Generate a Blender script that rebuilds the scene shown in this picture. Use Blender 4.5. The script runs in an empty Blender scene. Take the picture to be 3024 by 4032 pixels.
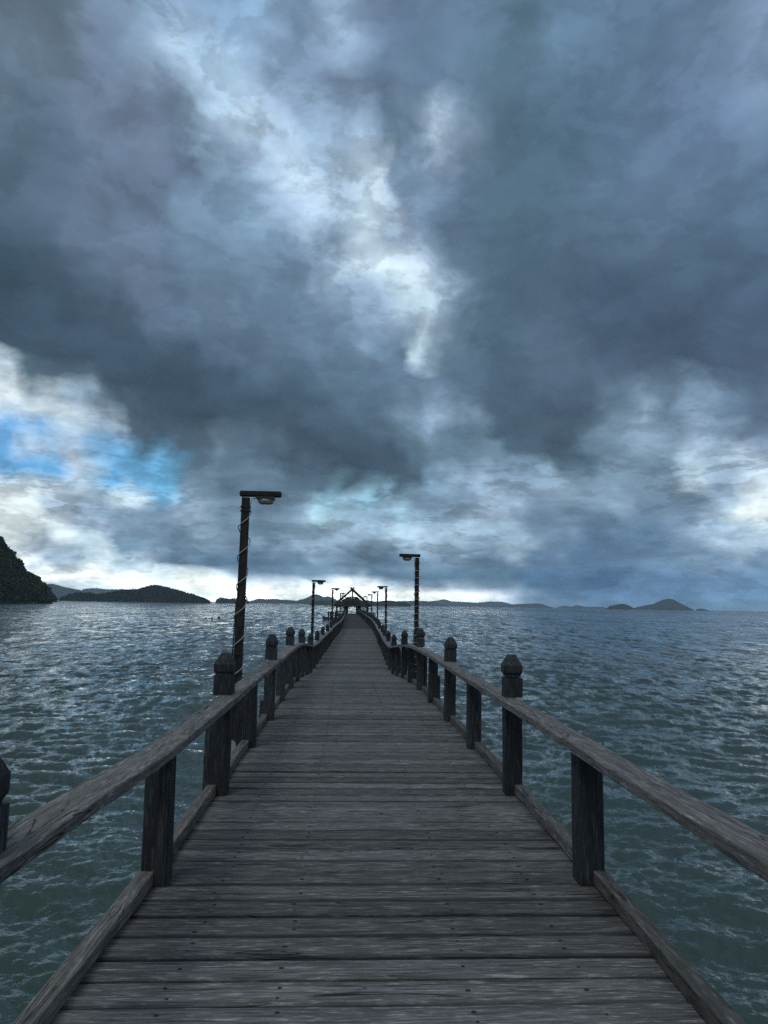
import bpy, bmesh, math, random
import numpy as np
from mathutils import Vector, Matrix, noise as mnoise
random.seed(7); rng = np.random.default_rng(11)
scene = bpy.context.scene
col = scene.collection
R = math.radians

# ------------------------------------------------------------------ camera
EYE = Vector((0.0, 0.0, 1.55))
WATER_Z = -1.5
cam_data = bpy.data.cameras.new('camera')
cam_data.sensor_fit = 'VERTICAL'; cam_data.sensor_height = 36.0
cam_data.lens = 25.0
cam_data.clip_start = 0.05; cam_data.clip_end = 80000
cam = bpy.data.objects.new('camera', cam_data); col.objects.link(cam)
pitch, yaw, roll = R(7.43), R(2.9), R(1.0)
F = Vector((math.sin(yaw)*math.cos(pitch), math.cos(yaw)*math.cos(pitch), math.sin(pitch)))
Rt = Vector((math.cos(yaw), -math.sin(yaw), 0)); Up = Rt.cross(F)
R2 = Rt*math.cos(roll) + Up*math.sin(roll); U2 = -Rt*math.sin(roll) + Up*math.cos(roll)
M = Matrix((R2, U2, -F)).transposed().to_4x4(); M.translation = EYE
cam.matrix_world = M
scene.camera = cam
scene.view_settings.view_transform = 'Standard'
scene.view_settings.look = 'None'
scene.view_settings.exposure = 0; scene.view_settings.gamma = 1
scene.view_settings.use_curve_mapping = False
scene.cycles.max_bounces = 6; scene.cycles.diffuse_bounces = 3; scene.cycles.glossy_bounces = 3
scene.cycles.volume_bounces = 0; scene.cycles.use_denoising = False
scene.cycles.sample_clamp_indirect = 4

# ------------------------------------------------------------------ node helper
class NT:
    def __init__(s, tree): s.t = tree; s.n = tree.nodes; s.l = tree.links; s.n.clear()
    def add(s, kind, **kw):
        nd = s.n.new(kind)
        for k, v in kw.items(): setattr(nd, k, v)
        return nd
    def put(s, sock, v):
        if v is None: return
        if isinstance(v, bpy.types.NodeSocket): s.l.new(v, sock)
        else:
            if isinstance(v, (tuple, list)) and len(v) == 3 and getattr(sock, 'type', '') == 'RGBA': v = tuple(v)+(1,)
            sock.default_value = v
    def m(s, op, a, b=None, c=None, clamp=False):
        nd = s.add('ShaderNodeMath', operation=op); nd.use_clamp = clamp
        for i, v in enumerate((a, b, c)):
            if v is not None: s.put(nd.inputs[i], v)
        return nd.outputs[0]
    def vm(s, op, a, b=None):
        nd = s.add('ShaderNodeVectorMath', operation=op)
        s.put(nd.inputs[0], a)
        if b is not None: s.put(nd.inputs[3] if op == 'SCALE' else nd.inputs[1], b)
        return nd.outputs[0] if op not in ('LENGTH', 'DOT_PRODUCT', 'DISTANCE') else nd.outputs[1]
    def noise(s, vec, scale, detail=4, rough=.5, dist=0, lac=2.0, color=False):
        nd = s.add('ShaderNodeTexNoise'); s.put(nd.inputs['Vector'], vec)
        nd.inputs['Scale'].default_value = scale; nd.inputs['Detail'].default_value = detail
        nd.inputs['Roughness'].default_value = rough; nd.inputs['Distortion'].default_value = dist
        nd.inputs['Lacunarity'].default_value = lac
        return nd.outputs['Color'] if color else nd.outputs[0]
    def mapr(s, v, a, b, c=0, d=1, kind='LINEAR'):
        nd = s.add('ShaderNodeMapRange'); nd.interpolation_type = kind
        for i, x in enumerate((v, a, b, c, d)): s.put(nd.inputs[i], x)
        return nd.outputs[0]
    def mix(s, f, a, b, blend='MIX'):
        nd = s.add('ShaderNodeMix', data_type='RGBA', blend_type=blend)
        s.put(nd.inputs[0], f); s.put(nd.inputs[6], a); s.put(nd.inputs[7], b)
        return nd.outputs[2]
    def ramp(s, f, stops, interp='LINEAR'):
        nd = s.add('ShaderNodeValToRGB'); cr = nd.color_ramp; cr.interpolation = interp
        while len(cr.elements) < len(stops): cr.elements.new(0.5)
        for e, (p, c) in zip(cr.elements, stops):
            e.position = p; e.color = tuple(c)+((1,) if len(c) == 3 else ())
        s.put(nd.inputs[0], f); return nd.outputs[0]
    def comb(s, x, y, z):
        nd = s.add('ShaderNodeCombineXYZ')
        for i, v in enumerate((x, y, z)): s.put(nd.inputs[i], v)
        return nd.outputs[0]
    def sep(s, v):
        nd = s.add('ShaderNodeSeparateXYZ'); s.put(nd.inputs[0], v); return nd.outputs

def s2l(c): return tuple((x/12.92 if x < .04045 else ((x+.055)/1.055)**2.4) for x in c)

# ------------------------------------------------------------------ sky: cloud deck over a Nishita sky
SKY_ELEV=[0.2, 0.9, 1.6, 2.3, 3.0, 3.8, 4.7, 5.6, 6.7, 8, 9.3, 10.6, 11.9, 13.2, 14.6, 16.2, 18, 20, 22, 24.3, 26.8, 29.5, 32.3, 35, 38, 41, 44]
SKY_ROWS=[
(176,196,210,176,196,210,176,196,210,176,196,210,176,196,210,176,196,210,176,196,210,176,196,210,176,196,210,176,196,210,176,196,210,178,198,211,185,203,214,186,204,214,186,204,214,191,207,217,190,206,216,190,206,216,192,208,217,201,215,221,198,213,219,200,215,220,208,221,224,214,226,228,206,220,224,206,220,224,206,220,224,209,222,225,216,228,228,216,228,228,216,228,228,213,225,225,212,224,224,210,223,223,205,219,221,204,218,220,202,215,219,199,211,217,180,195,205,151,171,188,141,162,182,114,137,164,106,130,159,105,129,158,101,127,158,100,127,158,100,127,158,100,127,158,100,127,158,100,127,158,100,127,158,100,127,158,100,128,158,105,135,167,107,136,168,108,137,168,108,137,168,108,137,168,108,137,168,108,137,168,108,137,168,108,137,168,108,137,168,108,137,168),
(190,206,216,190,206,216,190,206,216,190,206,216,190,206,216,190,206,216,190,206,216,190,206,216,190,206,216,189,206,216,187,203,214,178,196,208,174,193,205,184,202,212,196,211,219,208,221,225,213,225,227,216,227,229,225,234,234,226,234,234,227,235,234,229,237,236,228,236,235,227,235,234,225,233,233,223,232,232,223,231,232,224,232,232,229,237,235,229,237,236,227,235,234,225,233,234,225,233,233,228,235,233,229,235,234,225,232,232,221,229,229,214,223,226,202,213,220,179,194,207,150,171,191,123,147,173,108,133,162,99,125,158,93,120,155,92,119,155,92,120,155,96,123,159,96,123,159,96,123,159,96,123,159,95,123,158,101,132,166,103,133,167,103,133,167,102,133,167,102,133,167,102,133,167,102,133,167,102,133,167,102,133,167,102,133,167,102,133,167,102,133,167),
(216,228,232,216,228,232,216,228,232,216,228,232,216,228,232,216,228,232,216,228,232,216,228,232,235,241,242,236,242,242,232,240,240,232,240,240,236,242,242,235,242,242,228,236,236,223,232,233,200,214,220,201,215,221,226,234,234,226,234,234,230,238,236,218,228,229,147,168,186,185,199,208,181,197,207,200,214,220,172,192,203,170,190,202,213,226,228,215,226,228,200,214,220,200,214,220,150,172,190,150,172,190,126,151,175,120,146,172,161,180,196,133,153,174,108,132,159,108,132,159,114,138,167,88,115,149,88,115,149,88,116,150,92,119,155,87,115,153,87,115,153,87,115,153,96,123,159,93,121,157,93,121,157,93,121,157,93,121,157,101,129,165,101,131,167,101,131,167,101,131,167,101,131,167,101,131,167,101,131,167,101,131,167,101,131,167,101,131,167,101,131,167),
(216,228,232,216,228,232,216,228,232,216,228,232,216,228,232,216,228,232,216,228,232,216,228,232,210,223,228,168,184,195,211,221,226,150,172,190,180,197,208,215,226,230,160,182,198,162,183,199,190,208,218,190,208,218,199,215,222,200,216,222,198,214,220,140,162,182,113,136,160,96,122,150,96,122,150,115,141,166,112,138,164,112,138,164,116,141,164,118,142,165,136,158,177,96,122,150,96,122,150,99,125,153,96,124,154,96,124,154,96,124,154,98,124,152,98,124,152,98,124,152,85,112,148,84,112,147,84,112,147,84,112,147,89,115,149,82,110,147,82,110,147,82,110,147,90,115,149,93,121,157,93,121,157,93,121,157,93,122,157,101,129,165,101,129,165,101,129,165,101,131,167,101,131,167,101,131,167,101,131,167,101,131,167,101,131,167,101,131,167,101,131,167),
(206,218,224,206,218,224,206,218,224,206,218,224,206,218,224,206,218,224,206,218,224,206,218,224,212,223,227,195,208,215,130,152,174,147,168,186,151,171,189,190,208,218,165,187,202,166,188,204,166,188,204,112,136,162,112,136,162,109,133,159,92,118,148,92,118,148,88,112,140,88,112,140,97,123,151,100,126,154,100,126,154,111,136,163,110,135,161,110,134,160,110,134,160,99,125,153,99,125,153,99,125,153,112,138,166,111,138,165,111,138,165,98,123,151,98,123,151,98,123,151,96,121,152,94,120,151,88,115,149,90,115,149,90,115,149,90,115,149,87,113,149,90,115,149,90,116,150,104,131,162,104,131,162,104,131,162,118,145,176,118,145,176,114,142,174,112,141,173,112,141,173,112,141,173,112,141,173,112,141,173,112,141,173,112,141,173,112,141,173,112,141,173),
(210,222,226,210,222,226,210,222,226,210,222,226,210,222,226,210,222,226,210,222,226,210,222,226,179,195,207,152,172,190,160,179,195,151,171,188,176,197,212,188,207,217,110,136,162,120,145,169,125,150,175,119,144,170,107,133,160,104,130,158,102,128,156,98,122,150,98,122,150,104,128,155,116,140,166,111,136,162,100,126,154,140,164,186,113,137,163,112,136,162,120,144,168,116,140,165,100,126,154,103,129,156,121,147,173,120,146,172,124,150,176,132,158,182,99,123,150,101,124,151,141,163,184,96,121,152,98,123,154,103,129,158,90,116,150,90,116,150,94,119,152,90,116,150,94,119,150,94,119,150,103,130,161,118,143,170,118,143,170,118,145,176,155,178,198,116,144,176,112,141,174,112,141,174,112,141,174,112,141,174,112,141,174,112,141,174,112,141,174,112,141,174),
(210,222,226,210,222,226,210,222,226,210,222,226,210,222,226,210,222,226,210,222,226,210,222,226,196,210,217,164,183,198,206,220,226,206,220,226,180,202,216,180,202,216,110,136,162,110,136,162,120,146,172,120,146,172,115,141,168,125,149,174,130,154,178,130,154,178,109,132,157,122,146,170,122,146,170,116,140,166,140,164,186,140,164,186,140,164,186,130,154,177,120,144,168,120,144,168,127,152,175,150,176,196,150,176,196,150,176,196,136,162,186,134,160,184,134,160,184,144,167,187,143,165,185,142,164,185,104,129,158,104,129,158,104,129,158,94,119,152,94,119,152,94,119,152,94,120,150,96,122,154,96,122,154,117,143,170,118,144,171,157,179,199,157,179,200,166,189,208,170,194,212,170,194,212,170,194,212,170,194,212,170,194,212,170,194,212,170,194,212,170,194,212),
(210,222,226,210,222,226,210,222,226,210,222,226,210,222,226,210,222,226,210,222,226,210,222,226,209,222,226,206,220,226,206,220,226,150,172,194,150,172,194,150,172,194,124,150,176,124,150,176,122,148,174,120,146,172,120,146,172,136,160,183,128,152,176,118,140,164,110,132,156,104,126,150,107,130,154,124,148,172,130,156,180,130,156,180,130,156,180,150,178,200,150,178,200,150,178,200,166,192,210,166,192,210,165,191,209,156,182,202,156,182,202,156,182,202,150,178,199,150,178,200,150,178,200,121,147,174,120,146,174,120,146,174,120,146,174,100,126,156,100,126,156,100,126,156,102,127,156,96,122,154,112,136,165,127,151,178,150,176,200,150,176,200,170,194,212,179,201,216,190,208,220,190,208,220,190,208,220,190,208,220,190,208,220,190,208,220,190,208,220,190,208,220),
(226,236,236,226,236,236,226,236,236,226,236,236,226,236,236,226,236,236,226,236,236,226,236,236,223,235,236,222,234,236,178,199,216,170,192,212,142,165,189,130,154,180,125,150,176,124,148,174,124,148,174,128,152,177,146,168,190,150,172,194,129,151,174,116,138,162,116,138,162,103,125,149,115,137,161,116,138,162,127,152,175,169,203,219,170,204,220,150,184,206,150,181,203,130,156,180,130,156,180,152,187,208,150,183,205,140,170,194,140,170,194,152,175,195,150,172,192,150,172,192,144,169,192,104,128,156,104,128,156,115,140,168,104,128,156,104,128,156,101,127,156,104,128,156,104,128,156,106,128,154,116,140,168,116,140,168,146,170,193,150,174,196,214,225,229,226,235,235,198,214,223,198,214,223,198,214,223,198,214,223,198,214,223,198,214,223,198,214,223,198,214,223),
(196,214,226,196,214,226,196,214,226,196,214,226,196,214,226,196,214,226,196,214,226,196,214,226,196,214,226,190,210,224,190,210,224,177,199,216,176,198,216,158,181,202,196,216,228,194,214,226,111,182,225,146,193,223,143,175,200,130,152,176,119,141,165,112,134,158,109,131,155,98,118,144,98,118,144,116,140,164,120,144,168,150,188,208,144,190,212,149,185,207,146,190,212,145,188,211,156,190,210,152,187,209,120,144,170,121,146,171,125,149,175,124,148,174,125,149,175,150,172,194,150,172,194,150,172,194,116,138,162,116,138,162,115,137,161,125,149,174,130,154,178,130,154,178,106,128,154,106,128,154,106,128,154,112,134,160,112,134,160,160,184,206,160,184,206,215,229,235,216,230,236,216,230,236,216,230,236,216,230,236,216,230,236,216,230,236,216,230,236,216,230,236),
(85,159,214,85,159,214,85,159,214,85,159,214,85,159,214,85,159,214,85,159,214,86,159,214,88,160,215,88,165,218,89,165,218,182,203,223,160,193,218,112,177,222,155,199,227,98,176,226,109,182,226,107,179,223,113,138,163,106,128,152,106,128,152,92,112,136,92,112,136,99,121,145,100,122,146,100,122,146,91,112,136,88,108,132,97,124,146,74,92,114,107,137,159,126,162,185,88,108,132,105,130,152,123,149,175,124,150,176,124,149,175,125,149,175,149,174,199,150,174,197,144,167,190,130,156,182,138,162,186,138,162,186,139,162,186,124,148,172,124,148,172,124,148,172,120,143,168,120,142,168,120,142,168,176,198,214,175,197,213,140,164,190,148,172,196,190,209,224,210,226,236,210,226,236,210,226,236,210,226,236,210,226,236,210,226,236,210,226,236,210,226,236),
(89,152,208,89,152,208,89,152,208,89,152,208,89,152,208,89,152,208,88,152,208,96,158,211,175,198,220,165,193,219,159,191,220,187,204,223,147,190,224,97,172,224,95,173,225,95,174,226,107,180,227,96,159,200,96,118,142,103,124,148,108,128,152,102,123,146,104,124,148,104,124,148,100,122,146,74,91,113,82,101,124,71,88,110,66,82,104,66,83,105,72,89,111,72,90,112,76,95,118,77,95,117,79,98,120,123,149,175,124,150,176,150,176,200,149,175,199,122,146,172,130,156,182,130,156,182,129,155,181,140,164,188,87,104,127,92,112,135,123,147,171,120,143,168,120,142,168,120,142,168,120,142,168,175,197,213,176,198,214,154,178,201,155,179,202,181,203,221,181,203,221,181,203,221,181,203,221,181,203,221,181,203,221,181,203,221,181,203,221,181,203,221),
(110,162,211,110,162,211,110,162,211,110,162,211,110,162,211,110,162,211,107,160,210,102,158,209,127,170,211,118,165,210,160,190,219,167,194,220,121,173,214,116,175,220,100,151,191,88,120,148,109,167,207,81,98,121,79,95,117,83,100,122,102,122,145,94,112,134,92,110,134,92,111,135,80,97,120,72,88,110,71,87,109,66,82,104,66,82,104,68,84,106,71,89,111,72,90,112,72,90,112,93,115,139,93,115,139,101,124,149,110,134,160,110,134,160,118,142,168,118,142,168,84,103,126,81,99,122,82,100,124,72,88,109,74,90,112,73,91,113,94,115,139,112,134,160,128,152,176,132,156,180,131,155,179,163,185,206,168,190,210,160,184,206,173,194,213,171,191,210,132,152,176,132,152,176,132,152,176,132,152,176,132,152,176,132,152,176,132,152,176,132,152,176),
(193,214,231,193,214,231,193,214,231,193,214,231,193,214,231,193,214,231,192,214,231,191,213,231,207,225,236,211,227,237,204,221,233,194,212,227,163,183,203,165,187,207,85,103,125,77,94,116,70,87,107,74,90,112,73,89,111,75,91,112,91,109,131,92,110,132,88,106,130,88,106,130,72,88,110,70,86,108,68,84,106,68,84,106,74,92,114,74,92,114,73,91,113,70,88,110,88,107,130,94,114,138,95,116,140,116,140,166,106,129,154,98,120,144,98,120,144,76,94,116,74,92,114,73,91,113,71,88,110,66,82,102,69,85,106,105,126,150,116,137,161,117,139,163,140,164,188,139,163,187,121,143,169,123,145,171,152,174,196,150,174,198,150,173,197,107,125,153,104,122,150,104,122,150,104,122,150,104,122,150,104,122,150,104,122,150,104,122,150,104,122,150),
(225,237,243,225,237,243,225,237,243,225,237,243,225,237,243,225,237,243,225,237,243,218,231,238,159,179,196,194,212,224,155,177,197,147,168,189,106,125,148,81,98,120,76,92,114,66,82,102,66,82,102,66,82,102,62,78,98,62,78,98,62,78,98,67,84,105,70,88,110,70,88,110,72,88,110,72,88,110,77,95,119,78,96,120,76,94,116,76,94,117,89,109,135,89,109,134,94,114,138,103,124,149,122,145,171,150,174,200,142,166,192,119,142,168,118,142,168,83,101,126,76,94,116,76,94,116,76,92,116,74,90,113,72,90,112,84,103,126,112,133,158,117,138,163,137,161,185,122,145,170,108,128,154,126,150,176,136,161,189,104,125,152,100,120,148,94,113,141,92,110,138,92,110,138,92,110,138,92,110,138,92,110,138,92,110,138,92,110,138,92,110,138),
(189,207,221,189,207,221,189,207,221,189,207,221,189,207,221,189,207,221,188,206,220,154,172,188,91,111,132,86,104,126,80,97,119,85,103,125,67,83,103,64,80,100,64,80,100,65,81,102,66,82,104,66,82,104,66,82,104,71,89,113,72,90,114,72,90,113,70,88,110,70,88,111,78,97,122,78,97,121,78,96,120,78,96,120,84,103,128,90,110,136,90,110,136,90,110,136,100,121,147,112,134,160,112,134,160,130,153,179,111,133,161,110,132,160,95,114,141,82,100,126,82,100,126,77,94,118,76,92,116,76,92,116,79,95,120,100,120,146,100,120,146,100,120,146,97,117,143,97,116,142,96,115,141,118,141,168,126,150,178,131,156,184,99,119,147,84,100,128,84,100,128,84,100,128,84,100,128,84,100,128,84,100,128,84,100,128,84,100,128,84,100,128),
(66,84,106,66,84,106,66,84,106,66,84,106,66,84,106,66,84,106,66,84,106,67,85,106,68,86,106,64,80,102,64,80,102,66,82,104,69,87,111,69,87,110,69,86,109,67,84,106,67,83,105,67,83,105,67,83,106,72,90,114,72,90,114,72,90,114,80,100,126,82,102,128,82,102,128,82,102,128,93,115,141,94,116,142,94,116,142,94,116,142,100,122,150,100,122,150,100,122,150,102,124,152,102,124,152,102,124,152,98,120,148,96,118,146,96,118,146,88,108,134,80,98,122,80,98,122,80,98,122,86,104,130,86,104,130,86,104,130,86,104,130,81,98,124,76,92,118,76,92,118,76,92,118,74,90,116,74,90,116,74,90,116,77,93,121,78,94,122,78,94,122,78,94,122,78,94,122,78,94,122,78,94,122,78,94,122,78,94,122,78,94,122),
(66,82,106,66,82,106,66,82,106,66,82,106,66,82,106,66,82,106,66,82,106,66,82,106,68,84,107,68,84,107,67,83,106,68,85,109,70,88,112,70,88,112,70,88,112,78,96,120,78,96,120,78,96,120,80,98,123,92,110,138,92,110,138,92,110,138,96,115,143,98,118,146,98,118,146,99,119,147,106,128,156,106,128,156,106,128,156,125,149,177,116,139,167,103,125,153,104,126,153,196,218,232,188,210,225,131,153,174,107,129,155,107,129,156,95,116,143,84,104,128,84,104,128,84,104,128,88,106,132,88,106,132,88,106,132,81,98,124,76,92,118,76,92,118,76,92,118,72,88,114,72,88,114,72,88,114,72,88,114,73,89,115,78,95,123,78,95,123,78,95,123,78,95,123,78,95,123,78,95,123,78,95,123,78,95,123,78,95,123,78,95,123),
(62,80,100,62,80,100,62,80,100,62,80,100,62,80,100,62,80,100,62,80,100,63,81,101,71,88,111,70,87,110,70,86,110,77,93,117,78,94,118,78,94,118,79,95,119,94,112,140,94,112,140,94,112,140,99,118,146,102,122,150,99,118,146,96,115,143,98,119,147,98,118,146,98,118,146,99,119,147,106,128,156,106,128,156,110,132,160,128,152,180,129,153,181,137,161,187,133,157,182,130,153,178,178,200,217,138,160,183,115,137,163,110,132,159,89,110,135,84,104,128,84,104,128,84,104,128,85,103,129,85,102,128,85,102,128,85,102,128,75,92,118,74,92,118,74,92,118,74,92,118,74,90,116,74,90,116,74,90,116,74,90,116,76,93,120,80,98,126,80,98,126,80,98,126,80,98,126,80,98,126,80,98,126,80,98,126,80,98,126,80,98,126),
(70,89,111,70,89,111,70,89,111,70,89,111,70,89,111,70,89,111,69,89,110,72,91,113,76,94,116,75,93,116,82,98,124,84,100,126,84,100,126,89,105,131,102,118,146,102,118,146,98,115,143,99,118,146,107,127,155,106,126,154,106,126,154,107,128,156,108,130,158,108,130,158,108,130,158,108,130,158,113,136,164,145,170,196,150,176,202,150,174,200,151,175,201,172,195,215,189,211,227,189,212,227,183,206,223,145,167,189,115,136,162,90,110,134,84,104,128,84,104,128,83,103,127,82,102,126,82,98,124,82,98,124,81,98,124,80,98,124,80,98,124,74,92,118,75,93,119,76,94,120,76,94,120,76,94,120,76,94,120,76,94,120,76,94,120,80,99,126,82,102,130,82,102,130,82,102,130,82,102,130,82,102,130,82,102,130,82,102,130,82,102,130),
(77,96,118,77,96,118,77,96,118,77,96,118,77,96,118,77,96,118,77,95,118,81,99,123,84,102,128,85,103,129,97,113,139,98,114,140,99,115,141,109,127,154,110,128,156,108,125,153,108,128,156,111,134,162,110,134,162,110,134,162,117,142,170,118,144,172,118,144,172,118,144,172,118,140,170,122,144,173,130,154,180,135,159,184,155,178,201,183,205,223,193,214,229,204,223,235,205,223,235,192,210,224,130,148,171,109,128,153,94,113,138,88,108,132,88,108,132,83,103,127,82,102,126,82,102,126,82,102,126,81,100,125,81,99,125,81,99,125,81,99,125,81,99,126,84,103,130,84,104,131,85,104,131,85,104,132,84,104,132,84,104,132,84,104,132,87,108,136,89,111,139,89,111,139,89,111,139,89,111,139,89,111,139,89,111,139,89,111,139,89,111,139),
(84,102,125,84,102,125,84,102,125,84,102,125,84,102,125,84,102,125,84,102,125,91,109,134,92,110,136,94,112,138,103,119,147,104,120,148,104,120,148,103,119,147,103,119,147,106,123,151,120,143,171,121,145,173,121,145,173,122,148,176,122,148,176,123,149,177,130,155,182,138,163,189,148,171,197,163,186,209,173,195,217,170,193,214,179,201,221,191,213,228,179,201,218,150,172,195,144,166,191,130,152,179,120,142,170,103,124,152,96,116,144,96,116,144,92,112,139,84,106,130,84,106,130,84,106,130,84,106,130,84,104,130,84,104,130,84,104,130,85,105,131,90,111,138,95,115,144,95,115,144,95,115,144,96,116,145,96,116,146,96,116,146,96,116,146,97,117,148,98,120,153,98,120,153,98,120,153,98,120,153,98,120,153,98,120,153,98,120,153,98,120,153),
(94,112,136,94,112,136,94,112,136,94,112,136,94,112,136,94,112,136,94,112,136,97,115,142,98,116,144,101,118,146,106,122,150,106,122,150,107,122,150,111,125,153,111,125,153,105,119,147,94,108,136,95,110,138,115,135,162,124,147,174,129,153,179,146,170,195,152,176,199,166,189,211,181,204,223,187,209,228,184,205,226,168,191,214,173,195,217,188,209,227,194,214,230,182,202,220,130,152,178,123,147,176,123,147,177,119,142,173,115,137,168,99,121,149,93,115,141,91,113,139,86,108,132,84,106,130,84,106,130,84,106,131,87,110,135,96,118,147,96,118,148,95,117,147,93,115,145,95,116,146,98,118,149,98,118,150,98,118,150,98,118,150,99,119,151,104,126,157,105,127,157,105,127,157,105,127,157,105,127,157,105,127,157,105,127,157,105,127,157,105,127,157),
(104,119,142,104,119,142,104,119,142,104,119,142,104,119,142,104,119,142,103,119,142,103,119,143,103,119,143,104,120,145,110,124,152,110,124,152,111,125,153,112,126,154,112,126,154,113,128,156,111,128,155,127,147,172,161,185,207,173,198,219,178,201,222,180,202,223,174,197,219,168,192,216,162,186,211,145,172,199,141,168,196,143,169,196,146,171,197,143,167,193,134,157,184,103,124,150,97,118,143,107,128,154,141,162,186,174,194,214,162,181,203,130,151,177,108,129,155,90,112,135,87,109,131,87,109,132,86,110,136,86,110,136,87,111,137,89,113,141,92,115,145,91,113,143,91,113,143,93,114,144,94,114,144,95,115,145,103,123,156,104,126,159,104,126,160,107,129,162,113,134,165,113,134,165,113,134,165,113,134,165,113,134,165,113,134,165,113,134,165,113,134,165),
(99,113,135,99,113,135,99,113,135,99,113,135,99,113,135,99,113,135,100,115,136,102,117,138,102,117,138,105,121,143,116,132,160,118,135,164,122,140,169,133,156,184,141,166,193,157,182,207,169,196,218,165,192,216,158,186,211,156,184,210,152,179,207,146,172,201,135,159,189,124,146,176,122,144,174,120,141,171,114,131,161,113,130,159,114,131,160,110,129,158,105,124,154,103,121,151,104,124,153,110,131,159,104,125,154,99,119,149,99,119,148,98,119,146,94,116,142,92,114,140,90,112,138,89,111,138,95,120,147,98,123,151,97,122,151,95,120,149,95,119,148,96,118,148,96,118,148,97,119,149,98,120,151,103,124,156,107,127,159,108,128,159,109,129,160,118,138,169,126,146,178,126,146,178,126,146,178,126,146,178,126,146,178,126,146,178,126,146,178,126,146,178),
(98,113,134,98,113,134,98,113,134,98,113,134,98,113,134,98,113,134,99,114,135,100,116,136,101,118,138,114,133,157,122,141,167,122,142,168,122,142,168,124,145,172,132,157,186,133,159,189,134,160,190,137,163,193,142,172,203,144,175,206,145,176,207,145,175,206,134,161,191,121,144,174,123,145,175,135,159,187,146,171,199,148,173,200,143,168,195,132,154,182,121,141,170,107,126,156,99,117,147,97,116,145,97,116,145,98,119,148,103,124,154,102,124,153,96,119,146,91,115,140,90,114,138,90,114,138,92,116,141,100,126,154,103,129,159,104,130,160,104,130,160,104,129,160,102,125,156,102,124,156,102,124,156,102,124,156,106,127,158,110,130,160,110,130,160,114,134,164,125,145,176,125,145,176,125,145,176,125,145,176,125,145,176,125,145,176,125,145,176,125,145,176),
(98,113,134,98,113,134,98,113,134,98,113,134,98,113,134,98,113,134,99,114,135,105,122,144,119,138,163,122,142,168,122,142,168,122,142,168,122,142,168,123,144,171,130,155,184,132,158,188,132,158,189,129,160,193,128,160,194,128,160,194,128,160,194,127,159,192,121,147,178,118,141,171,119,141,171,122,144,174,129,151,180,121,140,169,114,130,160,112,128,158,112,128,158,108,125,155,100,118,148,98,116,146,100,119,149,104,125,155,104,126,156,104,126,156,104,126,156,102,125,154,95,118,145,91,115,139,92,117,142,103,128,158,104,130,160,104,130,160,104,130,160,104,130,160,104,130,160,102,125,157,102,124,156,102,124,156,104,125,157,108,129,159,110,130,160,112,132,162,119,139,170,119,139,170,119,139,170,119,139,170,119,139,170,119,139,170,119,139,170,119,139,170),
]

world = bpy.data.worlds.new('World'); scene.world = world; world.use_nodes = True
w = NT(world.node_tree)
tc = w.add('ShaderNodeTexCoord')
dirv = w.vm('NORMALIZE', tc.outputs['Generated'])
dx, dy, dz = w.sep(dirv)
dzc = w.m('MAXIMUM', dz, 0.0)
az = w.m('MULTIPLY', w.m('ARCTAN2', dx, dy), 180/math.pi)
el = w.m('MULTIPLY', w.m('ARCSINE', dz), 180/math.pi)
# the cloud layer lies flat overhead, so its detail is laid out on a plane and shrinks to the horizon
inv = w.m('DIVIDE', 1.0, w.m('ADD', dzc, 0.16))
plane = w.comb(w.m('MULTIPLY', dx, inv), w.m('MULTIPLY', dy, inv), 3.7)
lowband = w.comb(w.m('MULTIPLY', az, 0.12), w.m('MULTIPLY', el, 0.42), 1.3)
d3 = w.vm('MULTIPLY', dirv, (1.0, 1.0, 1.25))
wn = w.noise(d3, 8.5, 8, .56, .25, color=True)
wl = w.noise(lowband, 1.0, 8, .6, color=True)
wx, wy, wz = w.sep(wn)
lx, ly, lz = w.sep(wl)
lo = w.mapr(el, 5, 17, 1, 0)
elh = w.mapr(el, 0, 4, 0.15, 1)
ax = w.m('ADD', w.m('MULTIPLY', w.m('SUBTRACT', wx, .5), w.mapr(el, 3, 20, 3.5, 9.0)), w.m('MULTIPLY', w.m('MULTIPLY', w.m('SUBTRACT', lx, .5), 4.0), lo))
ay = w.m('MULTIPLY', w.m('ADD', w.m('MULTIPLY', w.m('SUBTRACT', wy, .5), w.mapr(el, 2, 20, 1.3, 8.0)), w.m('MULTIPLY', w.m('MULTIPLY', w.m('SUBTRACT', ly, .5), 1.6), lo)), elh)
az2 = w.m('ADD', az, ax); el2 = w.m('ADD', el, ay)
U = w.m('DIVIDE', w.m('SUBTRACT', az2, -34.0), 74.0, clamp=True)
n0 = 32
def hexrow(r):
    return [s2l(tuple(r[i*3+j]/255 for j in (0, 1, 2))) for i in range(64)]
cur = None
Ua = w.m('MULTIPLY', U, 2.0*63/62.0); Ub = w.m('SUBTRACT', w.m('MULTIPLY', U, 2.0*63/62.0), 1.0)
for j, (e, r) in enumerate(zip(SKY_ELEV, SKY_ROWS)):
    cs = hexrow(r)
    # two ramps per elevation: west half and east half
    ra = w.ramp(Ua, [(i/31, cs[i]) for i in range(32)])
    rb = w.ramp(Ub, [(i/31, cs[min(31+i, 63)]) for i in range(32)])
    rc = w.mix(w.m('GREATER_THAN', Ub, 0.0), ra, rb)
    if cur is None: cur = rc
    else: cur = w.mix(w.mapr(el2, SKY_ELEV[j-1], e, 0, 1), cur, rc)
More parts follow.
